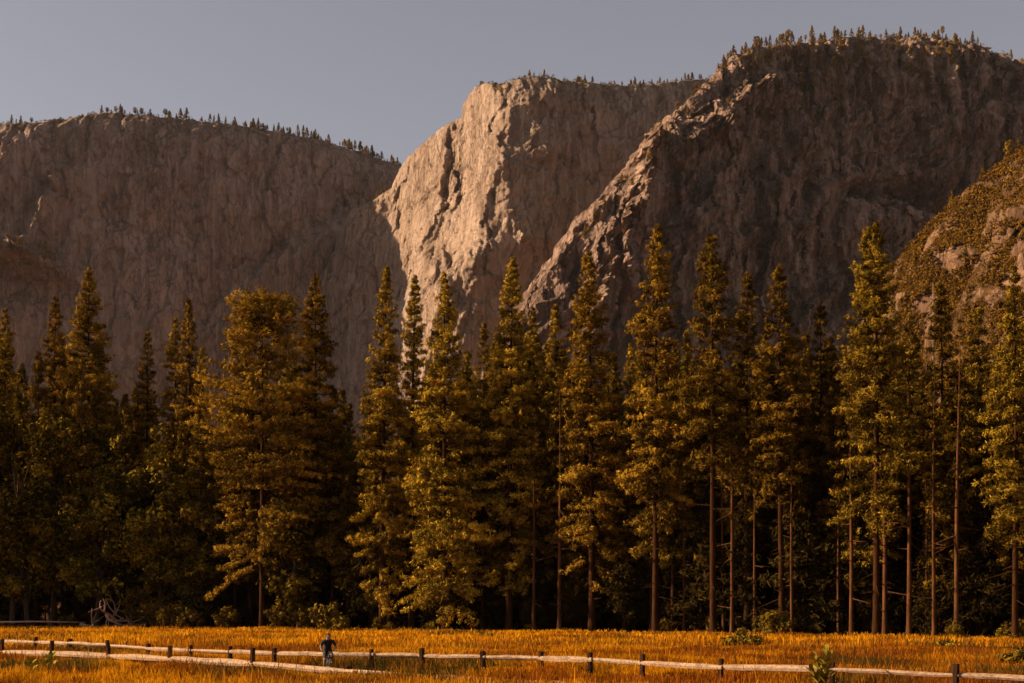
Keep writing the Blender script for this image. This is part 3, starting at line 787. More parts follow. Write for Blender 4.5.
M_weed = leaf_mat('weed_leaves', (.10, .085, .012), (.26, .20, .022), (.42, .30, .03))
leafy_plant(825, 43.4, 647.5, 'tall yellow green leafy weed in front of the far fence rail', 3, 4)
leafy_plant(52, 56, 655, 'spindly weed with upright leaves before the low log fence, near a dark post', 5, 2)
leafy_plant(29, 52, 661, 'small pale weed in the dark grassy patch below the low log fence', 6, 1)

# ------------------------------------------------------------------ cliffs and hills
def polyline_dist(X, Z, pts):
    """unsigned distance, and position along the line 0..1"""
    best = np.full(X.shape, 1e9); par = np.zeros(X.shape); n = len(pts) - 1
    for i in range(n):
        ax, az = pts[i]; bx, bz = pts[i + 1]; dx, dz = bx - ax, bz - az; L2 = dx * dx + dz * dz
        t = np.clip(((X - ax) * dx + (Z - az) * dz) / L2, 0, 1)
        d = np.hypot(X - ax - t * dx, Z - az - t * dz)
        m = d < best; best = np.where(m, d, best); par = np.where(m, (i + t) / n, par)
    return best, par

class Mountain:
    def __init__(s, name, ctrl, lean, roundup, step, seed, amps, ribs=(), edge_shift=None, hollows=(), cover=None):
        s.name = name; s.seed = seed; s.amps = amps; s.lean = lean; s.roundup = roundup; s.step = step
        s.cx = np.array([PX(p, Y) for p, _, Y in ctrl]); s.cz = np.array([PZ(y, Y) for _, y, Y in ctrl]); s.cy = np.array([Y for *_, Y in ctrl])
        o = np.argsort(s.cx); s.cx, s.cz, s.cy = s.cx[o], s.cz[o], s.cy[o]
        s.ribs = [([(PX(a, Yr), PZ(b, Yr)) for a, b in pts], A, W) for pts, Yr, A, W in ribs]
        s.edge_shift = edge_shift; s.cover = cover
    def top(s, X):
        z = np.interp(X, s.cx, s.cz); k = s.step
        return z + s.amps.get('rim', 6) * fbm(X / 28.0, X * 0, s.seed + 3, 4)
    def Y(s, X, Z):
        X = np.asarray(X, float); Z = np.asarray(Z, float)
        zt = s.top(X)
        Xs = X if s.edge_shift is None else X - s.edge_shift(Z) * np.clip((X + 185) / 105, 0, 1)
        base = np.interp(Xs, s.cx, s.cy)
        below = np.maximum(zt - Z, 0)
        y = base - s.lean(below, zt, X)
        A, W = s.roundup
        y = y + A * np.exp(-below / W) - A
        fade = 1 - .8 * np.exp(-below / 22)
        for pts, Ar, Wr in s.ribs:
            d, p = polyline_dist(X + 9 * fbm(X / 40, Z / 40, s.seed + 90, 3), Z + 9 * fbm(X / 40 + 9, Z / 40, s.seed + 91, 3), pts)
            y = y - Ar * np.clip(1 - d / Wr, 0, 1) ** 1.2 * (1 + .9 * fbm(X / 14, Z / 14, s.seed + 95, 4, .6)) * fade
        a = s.amps
        wx = X + 18 * fbm(X / 90, Z / 160, s.seed + 5, 3)
        y = y - fade * a.get('big', 30) * fbm(X / 170, Z / 260, s.seed + 11, 4)
        y = y - fade * a.get('ribs', 16) * fbm(wx / 46, Z / 230, s.seed + 21, 4)
        ca, sa = .68, .73
        y = y - fade * a.get('diag', 10) * (ridged((X * sa - Z * ca) / 46 + .5 * fbm(X / 60, Z / 60, s.seed + 24, 3), (X * ca + Z * sa) / 240, s.seed + 25, 4, .55) - .7) * 2.2
        y = y - a.get('fine', 6) * fbm(wx / 16, Z / 46, s.seed + 31, 5, .62) + a.get('grit', 3) * fbm(X / 7, Z / 15, s.seed + 35, 4, .6)
        y = y - fade * (a.get('block', 5) + a.get('rimblock', 0) * np.exp(-below / 45)) * np.abs(fbm(wx / 24, Z / 70 + X / 90, s.seed + 37, 4, .55)) * 2
        cr = ridged(wx / 34, Z / 190, s.seed + 41, 3)
        y = y + a.get('crack', 9) * np.clip((cr - .80) / .2, 0, 1)
        bx, bz = wx + 5 * fbm(X / 15, Z / 25, s.seed + 27, 3), Z + 8 * fbm(X / 22, Z / 22, s.seed + 28, 3)
        sl = a.get('slab', 6) * (1 - .7 * np.exp(-below / 14))
        y = y - sl * 1.5 * cells((bx - .25 * bz) / 30, (bz + .3 * bx) / 95, s.seed + 29) - sl * .75 * cells((bx - .15 * bz) / 11, (bz + .4 * bx) / 30, s.seed + 33)
        # stepped ledges
        q = (Z + 22 * fbm(X / 60, Z / 60, s.seed + 51, 3) + .35 * X * a.get('dip', 0)) / a.get('ledge_h', 38)
        st = (q - np.floor(q)); y = y + a.get('ledge', 6) * (np.clip(st * 5, 0, 1) - st) * np.clip(fbm(X / 70, Z / 50, s.seed + 55, 3) * 4, 0, 1)
        y = y - a.get('grit', 3) * .45 * fbm(X / 3.2, Z / 5.5, s.seed + 36, 3, .6)
        return y
    def build(s, mat, x0, x1, back, smooth=True):
        nx = int((x1 - x0) / s.step); xs = np.linspace(x0, x1, nx)
        zt = s.top(xs); nz = int(zt.max() / s.step)
        t = np.linspace(0, 1, nz)
        Xg = np.repeat(xs[:, None], nz, 1); Zg = zt[:, None] * t[None, :] - 2 * (1 - t[None, :])
        Yg = s.Y(Xg, Zg)
        xd = s.amps.get('xd', 6)
        Xo = Xg
        Xg = Xg + xd * fbm(Yg / 26, Zg / 90, s.seed + 71, 5, .6) + xd * .5 * fbm(Yg / 7, Zg / 18 + Xg / 30, s.seed + 81, 4, .6)
        cov = s.cover(s, Xo, Zg) if s.cover is not None else np.zeros_like(Xo)
        Yt = Yg[:, -1]; bx, by, bz, bc = [Xg], [Yg], [Zg], [cov]
        for d, dz in back:
            bump = 4 * fbm(xs / 40, xs * 0 + d / 50, s.seed + 61, 3) * (d > 8)
            bx.append(Xg[:, -1:]); by.append((Yt + d)[:, None]); bz.append((zt + dz + bump - abs(bump) * 1.2)[:, None]); bc.append(np.full((nx, 1), .5))
        X = np.concatenate(bx, 1); Y = np.concatenate(by, 1); Z = np.concatenate(bz, 1); Cc = np.concatenate(bc, 1); Z = np.maximum(Z, -3)
        m = X.shape[1]
        V = np.stack([X, Y, Z], -1).reshape(-1, 3)
        i, j = np.meshgrid(np.arange(nx - 1), np.arange(m - 1), indexing='ij'); a = (i * m + j).ravel()
        Fc = np.stack([a, a + m, a + m + 1, a + 1], 1)
        me = np_mesh(s.name, V, Fc, mat, smooth, [('cover', 'POINT', Cc.ravel())])
        return tag(link(s.name, me), kind='structure')

BACK = [(4, -.5), (14, -2), (40, -6), (110, -25), (300, -120), (700, -420)]
def lean_fn(top_k, mid_k, talus_h, talus_k):
    """metres the face comes forward below its rim: gentle cap, steep wall, talus at the foot"""
    def f(b, zt, X):
        cap = top_k[1] * (1 - np.exp(-b / top_k[0]))
        tal = np.clip(b - (zt - talus_h), 0, None) * talus_k
        return cap + mid_k * b + tal
    return f

# left wall
ctrl_L = [(-420, 230, 1980), (-250, 175, 1880), (-100, 140, 1790), (-25, 127, 1725), (8, 124, 1700), (30, 122, 1712), (55, 119, 1730), (75, 117, 1745), (110, 112, 1770), (160, 117, 1800), (220, 122, 1840), (280, 131, 1890), (330, 143, 1940), (370, 155, 1985), (400, 166, 2020), (470, 215, 2080), (560, 300, 2150)]
M_rockL = rock_mat('left_granite', (.295, .192, .142), (.15, .094, .068), (.41, .28, .215), (.06, .033, .010), 1.0, .5)
def coverL(s, X, Z):
    px = 512 + F * X / 1640; py = HOR - (Z - EYE) / 1640 * F
    return np.clip((1 - np.hypot((px - 18) / 44, (py - 252) / 18) + .8 * fbm(X / 12, Z / 10, 93, 4)) * 2.5, 0, .3)
L = Mountain('far_cliff', ctrl_L, lean_fn((30, 25), .16, 150, .9), (14, 12), cover=coverL, step=1.7, seed=40, amps=dict(big=24, ribs=5, diag=6, slab=6, block=2, fine=6, crack=7, ledge=4, rim=3),
    ribs=[([(46, 158), (38, 185), (28, 222), (14, 244)], 1620, 34, 18), ([(-12, 256), (20, 256), (46, 266)], 1640, 72, 24),
          ([(345, 195), (250, 290), (225, 340)], 1900, -18, 26)])
L.build(M_rockL, L.cx[0], L.cx[-1], BACK)

# middle prow
ctrl_C = [(250, 420, 1920), (300, 335, 1890), (338, 240, 1850), (350, 210, 1830), (358, 205, 1815), (374, 200, 1800), (392, 187, 1785), (402, 164, 1765), (415, 150, 1735), (430, 136, 1695), (450, 121, 1655),
          (461, 116, 1645), (464, 101, 1640), (470, 92, 1615), (480, 85, 1565), (488, 83, 1524), (500, 83, 1503), (512, 80, 1496), (530, 76, 1496), (545, 75, 1501), (562, 81, 1512), (600, 84, 1548), (640, 84, 1595), (700, 79, 1680), (730, 77, 1720), (850, 90, 1850), (1000, 120, 2000)]
M_rockC = rock_mat('prow_granite', (.32, .218, .152), (.18, .115, .078), (.43, .305, .225), (.055, .034, .010), 1.0, .6)
def shiftC(Z):
    py = HOR - (Z - EYE) / 1520 * F
    return np.interp(py, [80, 140, 160, 190, 250, 275, 300, 420], [0, 3, 6, -10, -14, -40, -62, -90])
Cm = Mountain('granite_prow', ctrl_C, lean_fn((16, 8), .10, 150, .8), (8, 8), 1.35, 70, dict(big=16, ribs=7, diag=8, slab=5, block=1.5, fine=4, xd=8, crack=8, ledge=3, rim=2),
    ribs=[([(455, 122), (450, 165), (445, 206)], 1640, -22, 10), ([(520, 250), (505, 180), (500, 140)], 1500, 14, 16), ([(470, 300), (498, 160)], 1500, 10, 12)], edge_shift=shiftC)
Cm.build(M_rockC, Cm.cx[0], Cm.cx[-1], BACK)

# right mountain
ctrl_R = [(400, 560, 1090), (440, 470, 1090), (480, 385, 1090), (510, 325, 1090), (526, 296, 1090), (545, 264, 1090), (560, 240, 1090), (580, 214, 1095), (600, 190, 1100), (620, 169, 1110), (640, 146, 1120), (665, 120, 1140), (690, 98, 1165), (703, 88, 1180), (715, 73, 1200), (730, 61, 1220), (745, 53, 1240), (770, 46, 1260), (800, 42, 1285), (850, 38, 1320), (900, 37, 1355), (940, 40, 1380), (980, 50, 1405), (1024, 62, 1440), (1150, 85, 1520), (1320, 130, 1640)]
M_rockR = rock_mat('mountain_rock', (.235, .148, .106), (.075, .045, .031), (.45, .295, .213), (.032, .017, .006), 1.15, .45)
def coverR(s, X, Z):
    Yn = np.interp(X, s.cx, s.cy); px = 512 + F * X / Yn; py = HOR - (Z - EYE) / Yn * F
    n = fbm(X / 34, Z / 24, 77, 6, .68) * 1.9
    band = np.clip(1 - np.abs(py - np.interp(px, [700, 780, 860, 1024, 1100], [100, 100, 92, 90, 90])) / np.interp(px, [690, 760, 860, 1024], [14, 44, 42, 46]), 0, 1)
    low = np.clip(1 - np.hypot((px - 900) / 62, (py - 205) / 16), 0, 1)  # shadow of the cave-like hollow, put into the colour as dark cover
    low2 = np.clip((py - np.interp(px, [650, 750, 860, 1000], [330, 235, 245, 215])) / 25, 0, 1) * .8
    left = np.clip(1 - np.abs(py - np.interp(px, [640, 700, 760], [170, 138, 128])) / 22, 0, 1) * (px > 640) * (px < 770)
    corner_dark = np.clip((px - 840) / 90, 0, 1) * np.clip((128 - py) / 22, 0, 1)  # dark forest cover, partly corner vignetting put into the colour
    flank = np.clip((705 - px) / 30, 0, 1) * np.clip((fbm(X / 16, Z / 12, 83, 5, .62) + .10) * 5, 0, .9)
    return np.clip(corner_dark * .6 + flank + (np.maximum.reduce([band * 1.15, low * 2.8, low2, left * .9]) * .8 + n - .42) * 2.0, 0, .9) + np.clip((fbm(X / 12, Z / 9, 79, 4) - .18) * 4, 0, .8) * (np.interp(Z, [0, 250], [.9, .6]))
Rm = Mountain('near_mountain', ctrl_R, lean_fn((30, 20), .16, 120, .9), (12, 7), 1.25, 110, dict(big=26, ribs=6, diag=26, fine=9, crack=8, ledge=6, ledge_h=30, rim=5, xd=9, grit=4, block=3, rimblock=4, slab=11),
    ribs=[([(690, 112), (665, 135), (620, 190), (575, 245), (535, 310), (500, 380)], 1120, 16, 14), ([(652, 150), (644, 166), (640, 200), (634, 238), (622, 300)], 1120, 44, 15),
          ([(628, 220), (612, 262), (600, 300), (585, 350)], 1100, 36, 16), ([(705, 135), (690, 155), (640, 180)], 1150, 22, 22), ([(780, 80), (745, 98), (725, 118), (712, 150)], 1190, 24, 18),
          ([(815, 118), (782, 165), (770, 240)], 1200, 16, 18), ([(845, 205), (900, 192), (945, 200), (960, 230)], 1290, -30, 16)], cover=coverR)
Rm.build(M_rockR, Rm.cx[0], Rm.cx[-1], BACK, False)

# brushy hill at the right
ctrl_H = [(760, 520, 590), (810, 425, 585), (850, 350, 580), (872, 306, 575), (888, 276, 570), (896, 262, 566), (908, 246, 562), (925, 228, 555), (950, 206, 545), (975, 186, 535), (1000, 166, 527), (1024, 148, 520), (1080, 112, 510), (1200, 60, 500), (1400, 20, 490)]
M_hill = rock_mat('hill_rock', (.17, .092, .050), (.05, .024, .013), (.31, .18, .105), (.05, .026, .007), 3.0, 1.0, .3)
ROCKS = [(935, 270, 19, 13), (1006, 285, 19, 40), (1004, 230, 16, 8), (984, 250, 7, 8), (908, 322, 13, 18), (966, 312, 15, 9)]
def rockmask(px, py):
    m = np.zeros_like(px)
    for a, b, ra, rb in ROCKS: m = np.maximum(m, np.clip(1.5 - np.hypot((px - a) / ra, (py - b) / rb), 0, 1))
    return m
def hill_pp(s, X, Z):
    Yn = np.interp(X, s.cx, s.cy) - .55 * np.maximum(np.interp(X, s.cx, s.cz) - Z, 0)
    return 512 + F * X / Yn, HOR - (Z - EYE) / Yn * F
def coverH(s, X, Z):
    px, py = hill_pp(s, X, Z); r = rockmask(px, py) + .5 * fbm(X / 6, Z / 6, 71, 4)
    return np.clip(1 - (r - .25) * 3, 0, .9)
class Hill(Mountain):
    def Y(s, X, Z):
        y = super().Y(X, Z)
        px, py = hill_pp(s, np.asarray(X, float), np.asarray(Z, float))
        m = rockmask(px, py)
        return y - m * (3 + 9 * ridged(np.asarray(X) / 8, np.asarray(Z) / 11, 88, 4, .6) ** 3 + 4 * np.abs(fbm(np.asarray(X) / 5, np.asarray(Z) / 7, 89, 4, .6)))
Hm = Hill('brushy_hill', ctrl_H, lean_fn((25, 12), .55, 20, .3), (14, 14), .65, 150, dict(big=12, diag=0, slab=2, block=2, ribs=5, fine=2.5, crack=1.5, ledge=1.5, ledge_h=16, rim=2), cover=coverH)
Hm.build(M_hill, Hm.cx[0], Hm.cx[-1], [(4, -.5), (14, -3), (40, -15), (110, -70), (200, -200)])

# brush that covers the hill: one mass
def build_chaparral():
    rg = np.random.default_rng(23)
    C = []; 
    X = rg.uniform(Hm.cx[1], PX(1120, 500), 34000); zt = Hm.top(X); Z = zt * (1 - rg.random(34000) ** 1.1 * .75)
    px, py = hill_pp(Hm, X, Z); rm = rockmask(px, py) + 1.2 * fbm(X / 7, Z / 7, 71, 4)
    keep = (rm < .5) & (fbm(X / 9, Z / 9, 19, 3) > -.45) & (py < 400)
    X, Z = X[keep], Z[keep]; Yv = Hm.Y(X, Z); n = len(X)
    size = rg.uniform(.5, .9, n) + 2.2 * rg.random(n) ** 5; per = 18
    u = rg.standard_normal((n * per, 3)); u /= np.linalg.norm(u, axis=1)[:, None]; u[:, 2] = np.abs(u[:, 2]) * .9
    sz = np.repeat(size, per)
    pos = np.repeat(np.stack([X, Yv - .3, Z], 1), per, 0) + u * (sz * (.5 + .5 * rg.random(n * per)))[:, None]
    V, Fc, ti = tufts(pos, u, 3, .50, .34, rg, np.repeat(np.clip(rg.normal(.5, .2, n), 0, 1), per))
    tag(link('hillside_brush', np_mesh('hillside_brush', V, Fc, M_chap, False, [('tint', 'FACE', ti)])), 'golden brown brush covering the rocky hillside at the right', 'brush', kind='stuff')
build_chaparral()

# ------------------------------------------------------------------ small trees on rims and ledges
def tiny_tree(seed, kind):
    rg = np.random.default_rng(seed)
    mb = MB(); mb.tube([(0, 0, -1.5), (0, 0, 5), (0, 0, 9.6)], [.35, .25, .06], 5, 0, None, cap=False)
    n = 90; z = .8 + 9.2 * rg.random(n) if kind == 'p' else 3.5 + 6.2 * rg.random(n) ** .8
    t = (10 - z) / 8.5
    rr = (.15 + 2.3 * t ** .9) * rg.uniform(.4, 1.05, n) if kind == 'p' else (2.2 * np.sqrt(np.clip(1 - ((z - 6.6) / 3.6) ** 2, .03, 1))) * rg.uniform(.4, 1.1, n)
    a = rg.random(n) * 6.28; c = np.stack([np.cos(a) * rr, np.sin(a) * rr, z], 1)
    o = np.stack([np.cos(a), np.sin(a), a * 0 + .2], 1)
    V, Fc, ti = tufts(c, o, 6, .8, .42, rg, rg.uniform(.3, .9, n))
    return mb.mesh('rim_trunk', M_bark), np_mesh('rim_crown', V, Fc, M_rim, False, [('tint', 'FACE', ti)])
M_rim = leaf_mat('rim_needles', (.05, .028, .005), (.14, .075, .009), (.22, .12, .014))
TINY = [tiny_tree(60 + i, 'p' if i < 7 else 'r') for i in range(8)]
def rim_row(mt, pxs, hpx, label, group, rgs, back=(0, 14), kinds=8):
    rg = np.random.default_rng(rgs)
    for px in pxs:
        px = px + rg.normal(0, 1.5)
        X = None
        Yn = 1500.0
        for _ in range(6):
            X = PX(px, Yn); Yn = float(np.interp(X, mt.cx, mt.cy))
        zt = float(mt.top(np.array([X]))[0]); yb = float(mt.Y(np.array([X]), np.array([zt]))[0])
        d = rg.uniform(*back); h = (hpx[0] + (hpx[1] - hpx[0]) * rg.random() ** 1.7) / F * Yn; s = h / 10
        tm, cm = TINY[int(rg.integers(0, kinds))]
        o = empty('rim_pine', (X, yb + d, zt - .03 * d - .2), rg.random() * 6.28); o.scale = (s * rg.uniform(.85, 1.25),) * 2 + (s,)
        tag(o, label, 'pine tree', group); link('trunk', tm, o); link('crown', cm, o)
def ledge_trees(mt, pts, hpx, label, group, rgs):
    rg = np.random.default_rng(rgs)
    for px, py in pts:
        Yn = 1300.0
        for _ in range(8):
            X = PX(px, Yn); Z = PZ(py, Yn)
            Z = min(Z, float(mt.top(np.array([X]))[0])); Yn = float(mt.Y(np.array([X]), np.array([Z]))[0])
        h = rg.uniform(*hpx) / F * Yn; s = h / 10
        tm, cm = TINY[int(rg.integers(0, 8))]
        o = empty('ledge_pine', (X, Yn - .6 * s, Z - .5), rg.random() * 6.28); o.scale = (s * rg.uniform(.85, 1.2),) * 2 + (s,)
        tag(o, label, 'pine tree', group); link('trunk', tm, o); link('crown', cm, o)
rg = np.random.default_rng(77)
rim_row(L, np.concatenate([rg.uniform(-5, 60, 5), rg.uniform(98, 125, 7), rg.uniform(125, 250, 18), rg.normal(172, 9, 5), rg.normal(215, 8, 5), rg.uniform(240, 400, 100)]), (4, 11), 'small pine along the rim of the far cliff under the sky', 'pines on the far cliff rim', 1, (-5, 10))
rim_row(Cm, np.concatenate([rg.uniform(478, 560, 10), rg.uniform(560, 705, 24), rg.normal(592, 6, 5), rg.normal(640, 8, 6)]), (3.5, 10), 'small pine on the flat crest of the pale prow', 'pines on the prow crest', 2, (0, 12))
rim_row(Rm, np.concatenate([rg.uniform(705, 770, 18), rg.uniform(765, 950, 74), rg.uniform(930, 1030, 23)]), (5, 13), 'small pine on the summit rim of the dark mountain', 'pines on the dark mountain rim', 3, (-6, 10))
ledge_trees(Rm, [(rg.uniform(745, 960), rg.uniform(48, 72)) for _ in range(90)], (5, 11), 'small pine scattered just below the summit rim of the dark mountain', 'pines below the dark mountain rim', 4)
ledge_trees(Rm, [(754, 104), (758, 106), (751, 110), (772, 92), (776, 95), (781, 88), (744, 130), (740, 134), (803, 105), (806, 112), (799, 118), (748, 145)] + [(rg.uniform(686, 735), rg.uniform(140, 156)) for _ in range(16)] + [(rg.uniform(640, 720), rg.uniform(100, 150)) for _ in range(14)] + [(rg.uniform(690, 960), 70 + 110 * rg.random() ** 1.5) for _ in range(64)] + [(px_, float(np.interp(px_, [540, 600, 640, 700], [290, 205, 160, 105])) + rg.uniform(0, 18)) for px_ in rg.uniform(545, 700, 26)], (5, 11), 'small pine rooted on a ledge of the dark mountain face', 'pines on ledges of the dark mountain', 5)
ledge_trees(L, [(rg.uniform(18, 52), rg.uniform(245, 268)) for _ in range(14)] + [(rg.uniform(0, 50), rg.uniform(255, 272)) for _ in range(8)], (6, 13), 'small pine on the sunlit ledge of the far cliff', 'pines on the far cliff ledge', 6)
ledge_trees(Cm, [(rg.uniform(356, 400), rg.uniform(188, 206)) for _ in range(12)], (4, 8), 'small pine on the sunlit shoulder beside the pale prow', 'pines on the prow shoulder', 7)
ledge_trees(Hm, [(983, 172), (1008, 160), (952, 204), (1018, 150), (926, 262), (965, 262), (945, 300), (912, 300), (992, 330), (1015, 300)], (10, 22), 'young pine standing out of the brush on the rocky hill', 'young pines on the brushy hill', 8)

def rim_scrub():
    rg = np.random.default_rng(51); C, S = [], []
    for mt, x0, x1, n in ((L, -10, 402, 520), (Cm, 478, 712, 300), (Rm, 690, 1040, 620)):
        px = rg.uniform(x0, x1, n); px = px[rg.random(n) < np.clip(.55 + 1.6 * fbm(px / 14, px * 0, 57, 3), .05, 1)]; Yn = np.full(len(px), 1500.0)
        for _ in range(6):
            X = PX(px, Yn); Yn = np.interp(X, mt.cx, mt.cy)
        zt = mt.top(X); y = mt.Y(X, zt); k = rg.uniform(-4, 6, len(px)); k2 = np.where(rg.random(len(px)) < .4, rg.uniform(0, 14, len(px)), 0); zt = zt - k2; y = mt.Y(X, zt); r = rg.uniform(.8, 1.8, len(px)) + 2.2 * rg.random(len(px)) ** 3
        C.append(np.stack([X, y + k, zt + np.minimum(k, 0) * .6 + r * .45], 1)); S.append(r)
    C = np.concatenate(C); S = np.concatenate(S); per = 12; n = len(C) * per
    u = rg.standard_normal((n, 3)); u /= np.linalg.norm(u, axis=1)[:, None]; u[:, 2] = np.abs(u[:, 2]) * 1.2 - .25
    sz = np.repeat(S, per); pos = np.repeat(C, per, 0) + u * (sz * (.5 + .5 * rg.random(n)))[:, None]
    V, Fc, ti = tufts(pos, u, 3, .8, .5, rg, rg.uniform(.25, .85, n))
    tag(link('rim_scrub', np_mesh('rim_scrub', V, Fc, M_rim, False, [('tint', 'FACE', ti)])), 'low golden scrub fringing the rims of the cliffs', 'scrub', kind='stuff')
rim_scrub()

# ------------------------------------------------------------------ air
mb = MB(); mb.box((0, 1500, 400), (5240, 3640, 810))
me = mb.mesh('haze', bpy.data.materials.new('air'), False)
am = me.materials[0]; am.use_nodes = True; at_ = am.node_tree; at_.nodes.clear()
ao = at_.nodes.new('ShaderNodeOutputMaterial'); pv = at_.nodes.new('ShaderNodeVolumePrincipled')
pv.inputs['Color'].default_value = (.95, .88, .86, 1); pv.inputs['Density'].default_value = HAZE; pv.inputs['Anisotropy'].default_value = .0
at_.links.new(pv.outputs[0], ao.inputs['Volume'])
tag(link('haze', me), kind='stuff')

# ------------------------------------------------------------------ cyclist
def build_cyclist(px, Y, rz):
    X = PX(px, Y); z0 = float(meadow_z(X, Y)) + .03
    m_black = flat_mat('black_paint', (.012, .011, .011), .4); m_tyre = flat_mat('tyre_rubber', (.015, .014, .013), .8)
    m_metal = flat_mat('dull_metal', (.3, .28, .26), .35, .9)
    m_skin = flat_mat('skin', (.27, .14, .085), .7); m_shirt = flat_mat('black_cloth', (.014, .012, .012), .9)
    m_short = flat_mat('dark_shorts_cloth', (.03, .022, .016), .9); m_shoe = flat_mat('shoe_leather', (.03, .025, .022), .7); m_hair = flat_mat('dark_hair', (.012, .009, .007), .7)
    b = empty('bicycle', (X, Y, z0), rz); tag(b, 'black bicycle under the rider between the two rail fences', 'bicycle')
    RA, FA, BB = np.array((0, .52, .34)), np.array((0, -.55, .34)), np.array((0, .08, .29))
    ST, HT, HB = np.array((0, .24, .80)), np.array((0, -.36, .86)), np.array((0, -.42, .66))
    for ctr, nm in ((RA, 'wheel'), (FA, 'wheel')):
        a = np.linspace(0, 2 * np.pi, 29); ring = np.stack([a * 0, np.cos(a), np.sin(a)], 1)
        mb = MB(); mb.tube(ctr + ring * .30, .012, 6, cap=False)
        for q in range(14):
            an = q * 2 * np.pi / 14; mb.tube([ctr + np.array((.02 * (-1) ** q, 0, 0)), ctr + np.array((0, math.cos(an) * .3, math.sin(an) * .3))], .003, 4)
        mb.tube([ctr + np.array((-.05, 0, 0)), ctr + np.array((.05, 0, 0))], .022, 8)
        wh = mb.build('wheel', m_metal, b)
        mb = MB(); mb.tube(ctr + ring * .325, .022, 8, cap=False); mb.build('tyre', m_tyre, wh)
    mb = MB()
    for p, q, r in ((ST, BB, .017), (BB, HB, .02), (ST * .97 + HT * .03, HT, .017), (HT, HB, .02)): mb.tube([p, q], r, 8)
    for sx in (-.05, .05):
        o_ = np.array((sx, 0, 0)); mb.tube([ST, ST * .2 + (RA + o_) * .8, RA + o_], .009, 6); mb.tube([BB, RA + o_], .01, 6); mb.tube([HB, HB + np.array((sx, -.02, -.05)), FA + o_], .012, 6)
    mb.tube([ST, ST + np.array((0, .05, .12))], .014, 8); mb.tube([HT, HT + np.array((0, -.02, .14))], .016, 8)
    mb.build('frame', m_black, b)
    mb = MB(); c = HT + np.array((0, -.03, .14)); mb.tube([c + np.array((-.30, .10, .02)), c + np.array((-.15, -.01, .03)), c, c + np.array((.15, -.01, .03)), c + np.array((.30, .10, .02))], .013, 8); mb.build('handlebar', m_black, b)
    mb = MB(); sc_ = ST + np.array((0, .05, .13)); mb.tube([sc_ + np.array((0, .14, .01)), sc_ + np.array((0, .08, .015)), sc_ + np.array((0, -.04, .01)), sc_ + np.array((0, -.15, 0))], [.05, .075, .04, .02], 8); mb.build('saddle', m_black, b)
    mb = MB()
    for sx, sg in ((-.1, 1), (.1, -1)):
        e = BB + np.array((sx * .8, -.06 * sg, -.15 * sg)); mb.tube([BB + np.array((sx * .6, 0, 0)), e], .012, 6); mb.box(e + np.array((sx * .6, 0, 0)), (.09, .1, .02))
    mb.build('pedals', m_metal, b)
    # rider: one skinned body
    V, E, RAD = [], [], []
    def node(p, r, par=None):
        V.append(p); RAD.append(r)
        if par is not None: E.append((par, len(V) - 1))
        return len(V) - 1
    pel = node((0, .22, 1.0), .13); wa = node((0, .12, 1.16), .135, pel); ch = node((0, .0, 1.32), .155, wa); up = node((0, -.06, 1.44), .12, ch)
    nk = node((0, -.10, 1.53), .058, up); h0 = node((0, -.12, 1.60), .075, nk); h1 = node((0, -.13, 1.67), .094, h0); h2 = node((0, -.12, 1.735), .075, h1)
    hb = c + np.array((0, 0, 0))
    for sx in (-1, 1):
        sh = node((sx * .19, -.05, 1.42), .075, up); el = node((sx * .285, -.12, 1.2), .045, sh)
        hand = np.array((sx * .26, hb[1] + .10, hb[2] + .04)); wr = node(tuple(hand + np.array((sx * .0, .09, .03))), .028, el); pa = node(tuple(hand), .035, wr)
        for k in range(4):
            bx = hand + np.array((sx * (-.028 + .019 * k), -.03, .012)); Lf = (.026, .030, .028, .022)[k]
            f1 = node(tuple(bx + np.array((0, -Lf, -.004))), .010, pa); f2 = node(tuple(bx + np.array((0, -Lf - .012, -.03))), .009, f1); node(tuple(bx + np.array((0, -Lf + .012, -.05))), .008, f2)
        t1 = node(tuple(hand + np.array((-sx * .045, .0, -.015))), .011, pa); node(tuple(hand + np.array((-sx * .05, -.03, -.045))), .009, t1)
        lower = sx > 0
        hip = node((sx * .10, .2, .95), .095, pel)
        pd = BB + np.array((sx * .14, -.06 * (1 if sx < 0 else -1), -.15 * (1 if sx < 0 else -1) + .06))
        kn = node((sx * .13, -.20 if not lower else -.26, .66 if not lower else .84), .065, hip)
        ca = node(tuple((np.array(V[kn]) * .62 + pd * .38) + np.array((0, .03, 0))), .055, kn)
        an = node(tuple(pd + np.array((0, .05, .04))), .036, ca); node(tuple(pd + np.array((0, -.12, .0))), .035, an)
    me = bpy.data.meshes.new('rider'); me.from_pydata([tuple(v) for v in V], E, []); me.update()
    o = bpy.data.objects.new('rider_skin', me); COL.objects.link(o)
    sk = o.modifiers.new('s', 'SKIN'); sk.use_smooth_shade = True; su = o.modifiers.new('u', 'SUBSURF'); su.levels = 1; su.render_levels = 1
    for i, r in enumerate(RAD): me.skin_vertices[0].data[i].radius = (r, r)
    me.skin_vertices[0].data[0].use_root = True
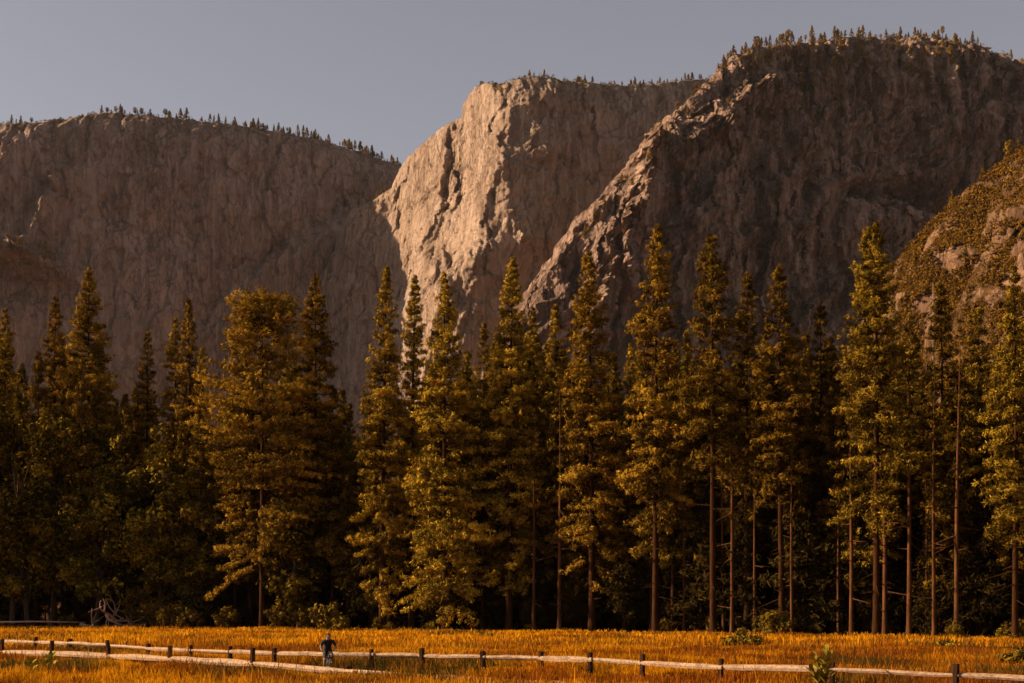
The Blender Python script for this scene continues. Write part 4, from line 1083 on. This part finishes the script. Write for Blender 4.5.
    dg = bpy.context.evaluated_depsgraph_get(); body = bpy.data.meshes.new_from_object(o.evaluated_get(dg)); body.name = 'rider_body'
    bpy.data.objects.remove(o)
    body.materials.clear()
    for m in (m_skin, m_shirt, m_short, m_shoe): body.materials.append(m)
    for p in body.polygons:
        x, y, z = p.center; k = 0
        if z > 1.06 and z < 1.50 and abs(x) < .30 - max(0, 1.30 - z) * .5 and y > -.24: k = 1
        elif .70 < z <= 1.06 and y > -.20 and abs(x) < .25: k = 2
        elif z < .30: k = 3
        p.material_index = k
    body.polygons.foreach_set('use_smooth', [True] * len(body.polygons))
    per = empty('person', (X, Y, z0), rz); per.scale = (1.05, .98, .90); b.scale = (.92, .92, .92); tag(per, 'person with dark hair in a black top, riding between the two rail fences', 'person')
    link('body', body, per)
    hm = MB()
    def blob(ctr, rad, cut=None, n=10, m=14):
        VV = []; 
        for i in range(n + 1):
            th = math.pi * i / n
            for j in range(m):
                a = 2 * math.pi * j / m; VV.append((ctr[0] + rad[0] * math.sin(th) * math.cos(a), ctr[1] + rad[1] * math.sin(th) * math.sin(a), ctr[2] + rad[2] * math.cos(th)))
        FF = [(i * m + j, (i + 1) * m + j, (i + 1) * m + (j + 1) % m, i * m + (j + 1) % m) for i in range(n) for j in range(m)]
        if cut: FF = [f for f in FF if all(cut(*VV[q]) for q in f)]
        return VV, FF
    hm.add(*blob((0, -.108, 1.685), (.093, .11, .105), lambda x, y, z: y > -.165 or z > 1.735)); hm.build('hair', m_hair, per)
    for sx in (-1, 1):
        e = MB(); e.add(*blob((sx * .032, -.215, 1.672), (.012, .008, .009), None, 6, 8)); e.build('eye', m_hair, per)
        e = MB(); e.add(*blob((sx * .092, -.12, 1.66), (.012, .025, .035), None, 6, 8)); e.build('ear', m_skin, per)
    e = MB(); e.add(*blob((0, -.225, 1.645), (.014, .022, .026), None, 6, 8)); e.build('nose', m_skin, per)
    e = MB(); e.add(*blob((0, -.208, 1.605), (.026, .008, .008), None, 6, 8)); e.build('mouth', flat_mat('lips', (.3, .12, .09)), per)
build_cyclist(328, 55.3, R(14))
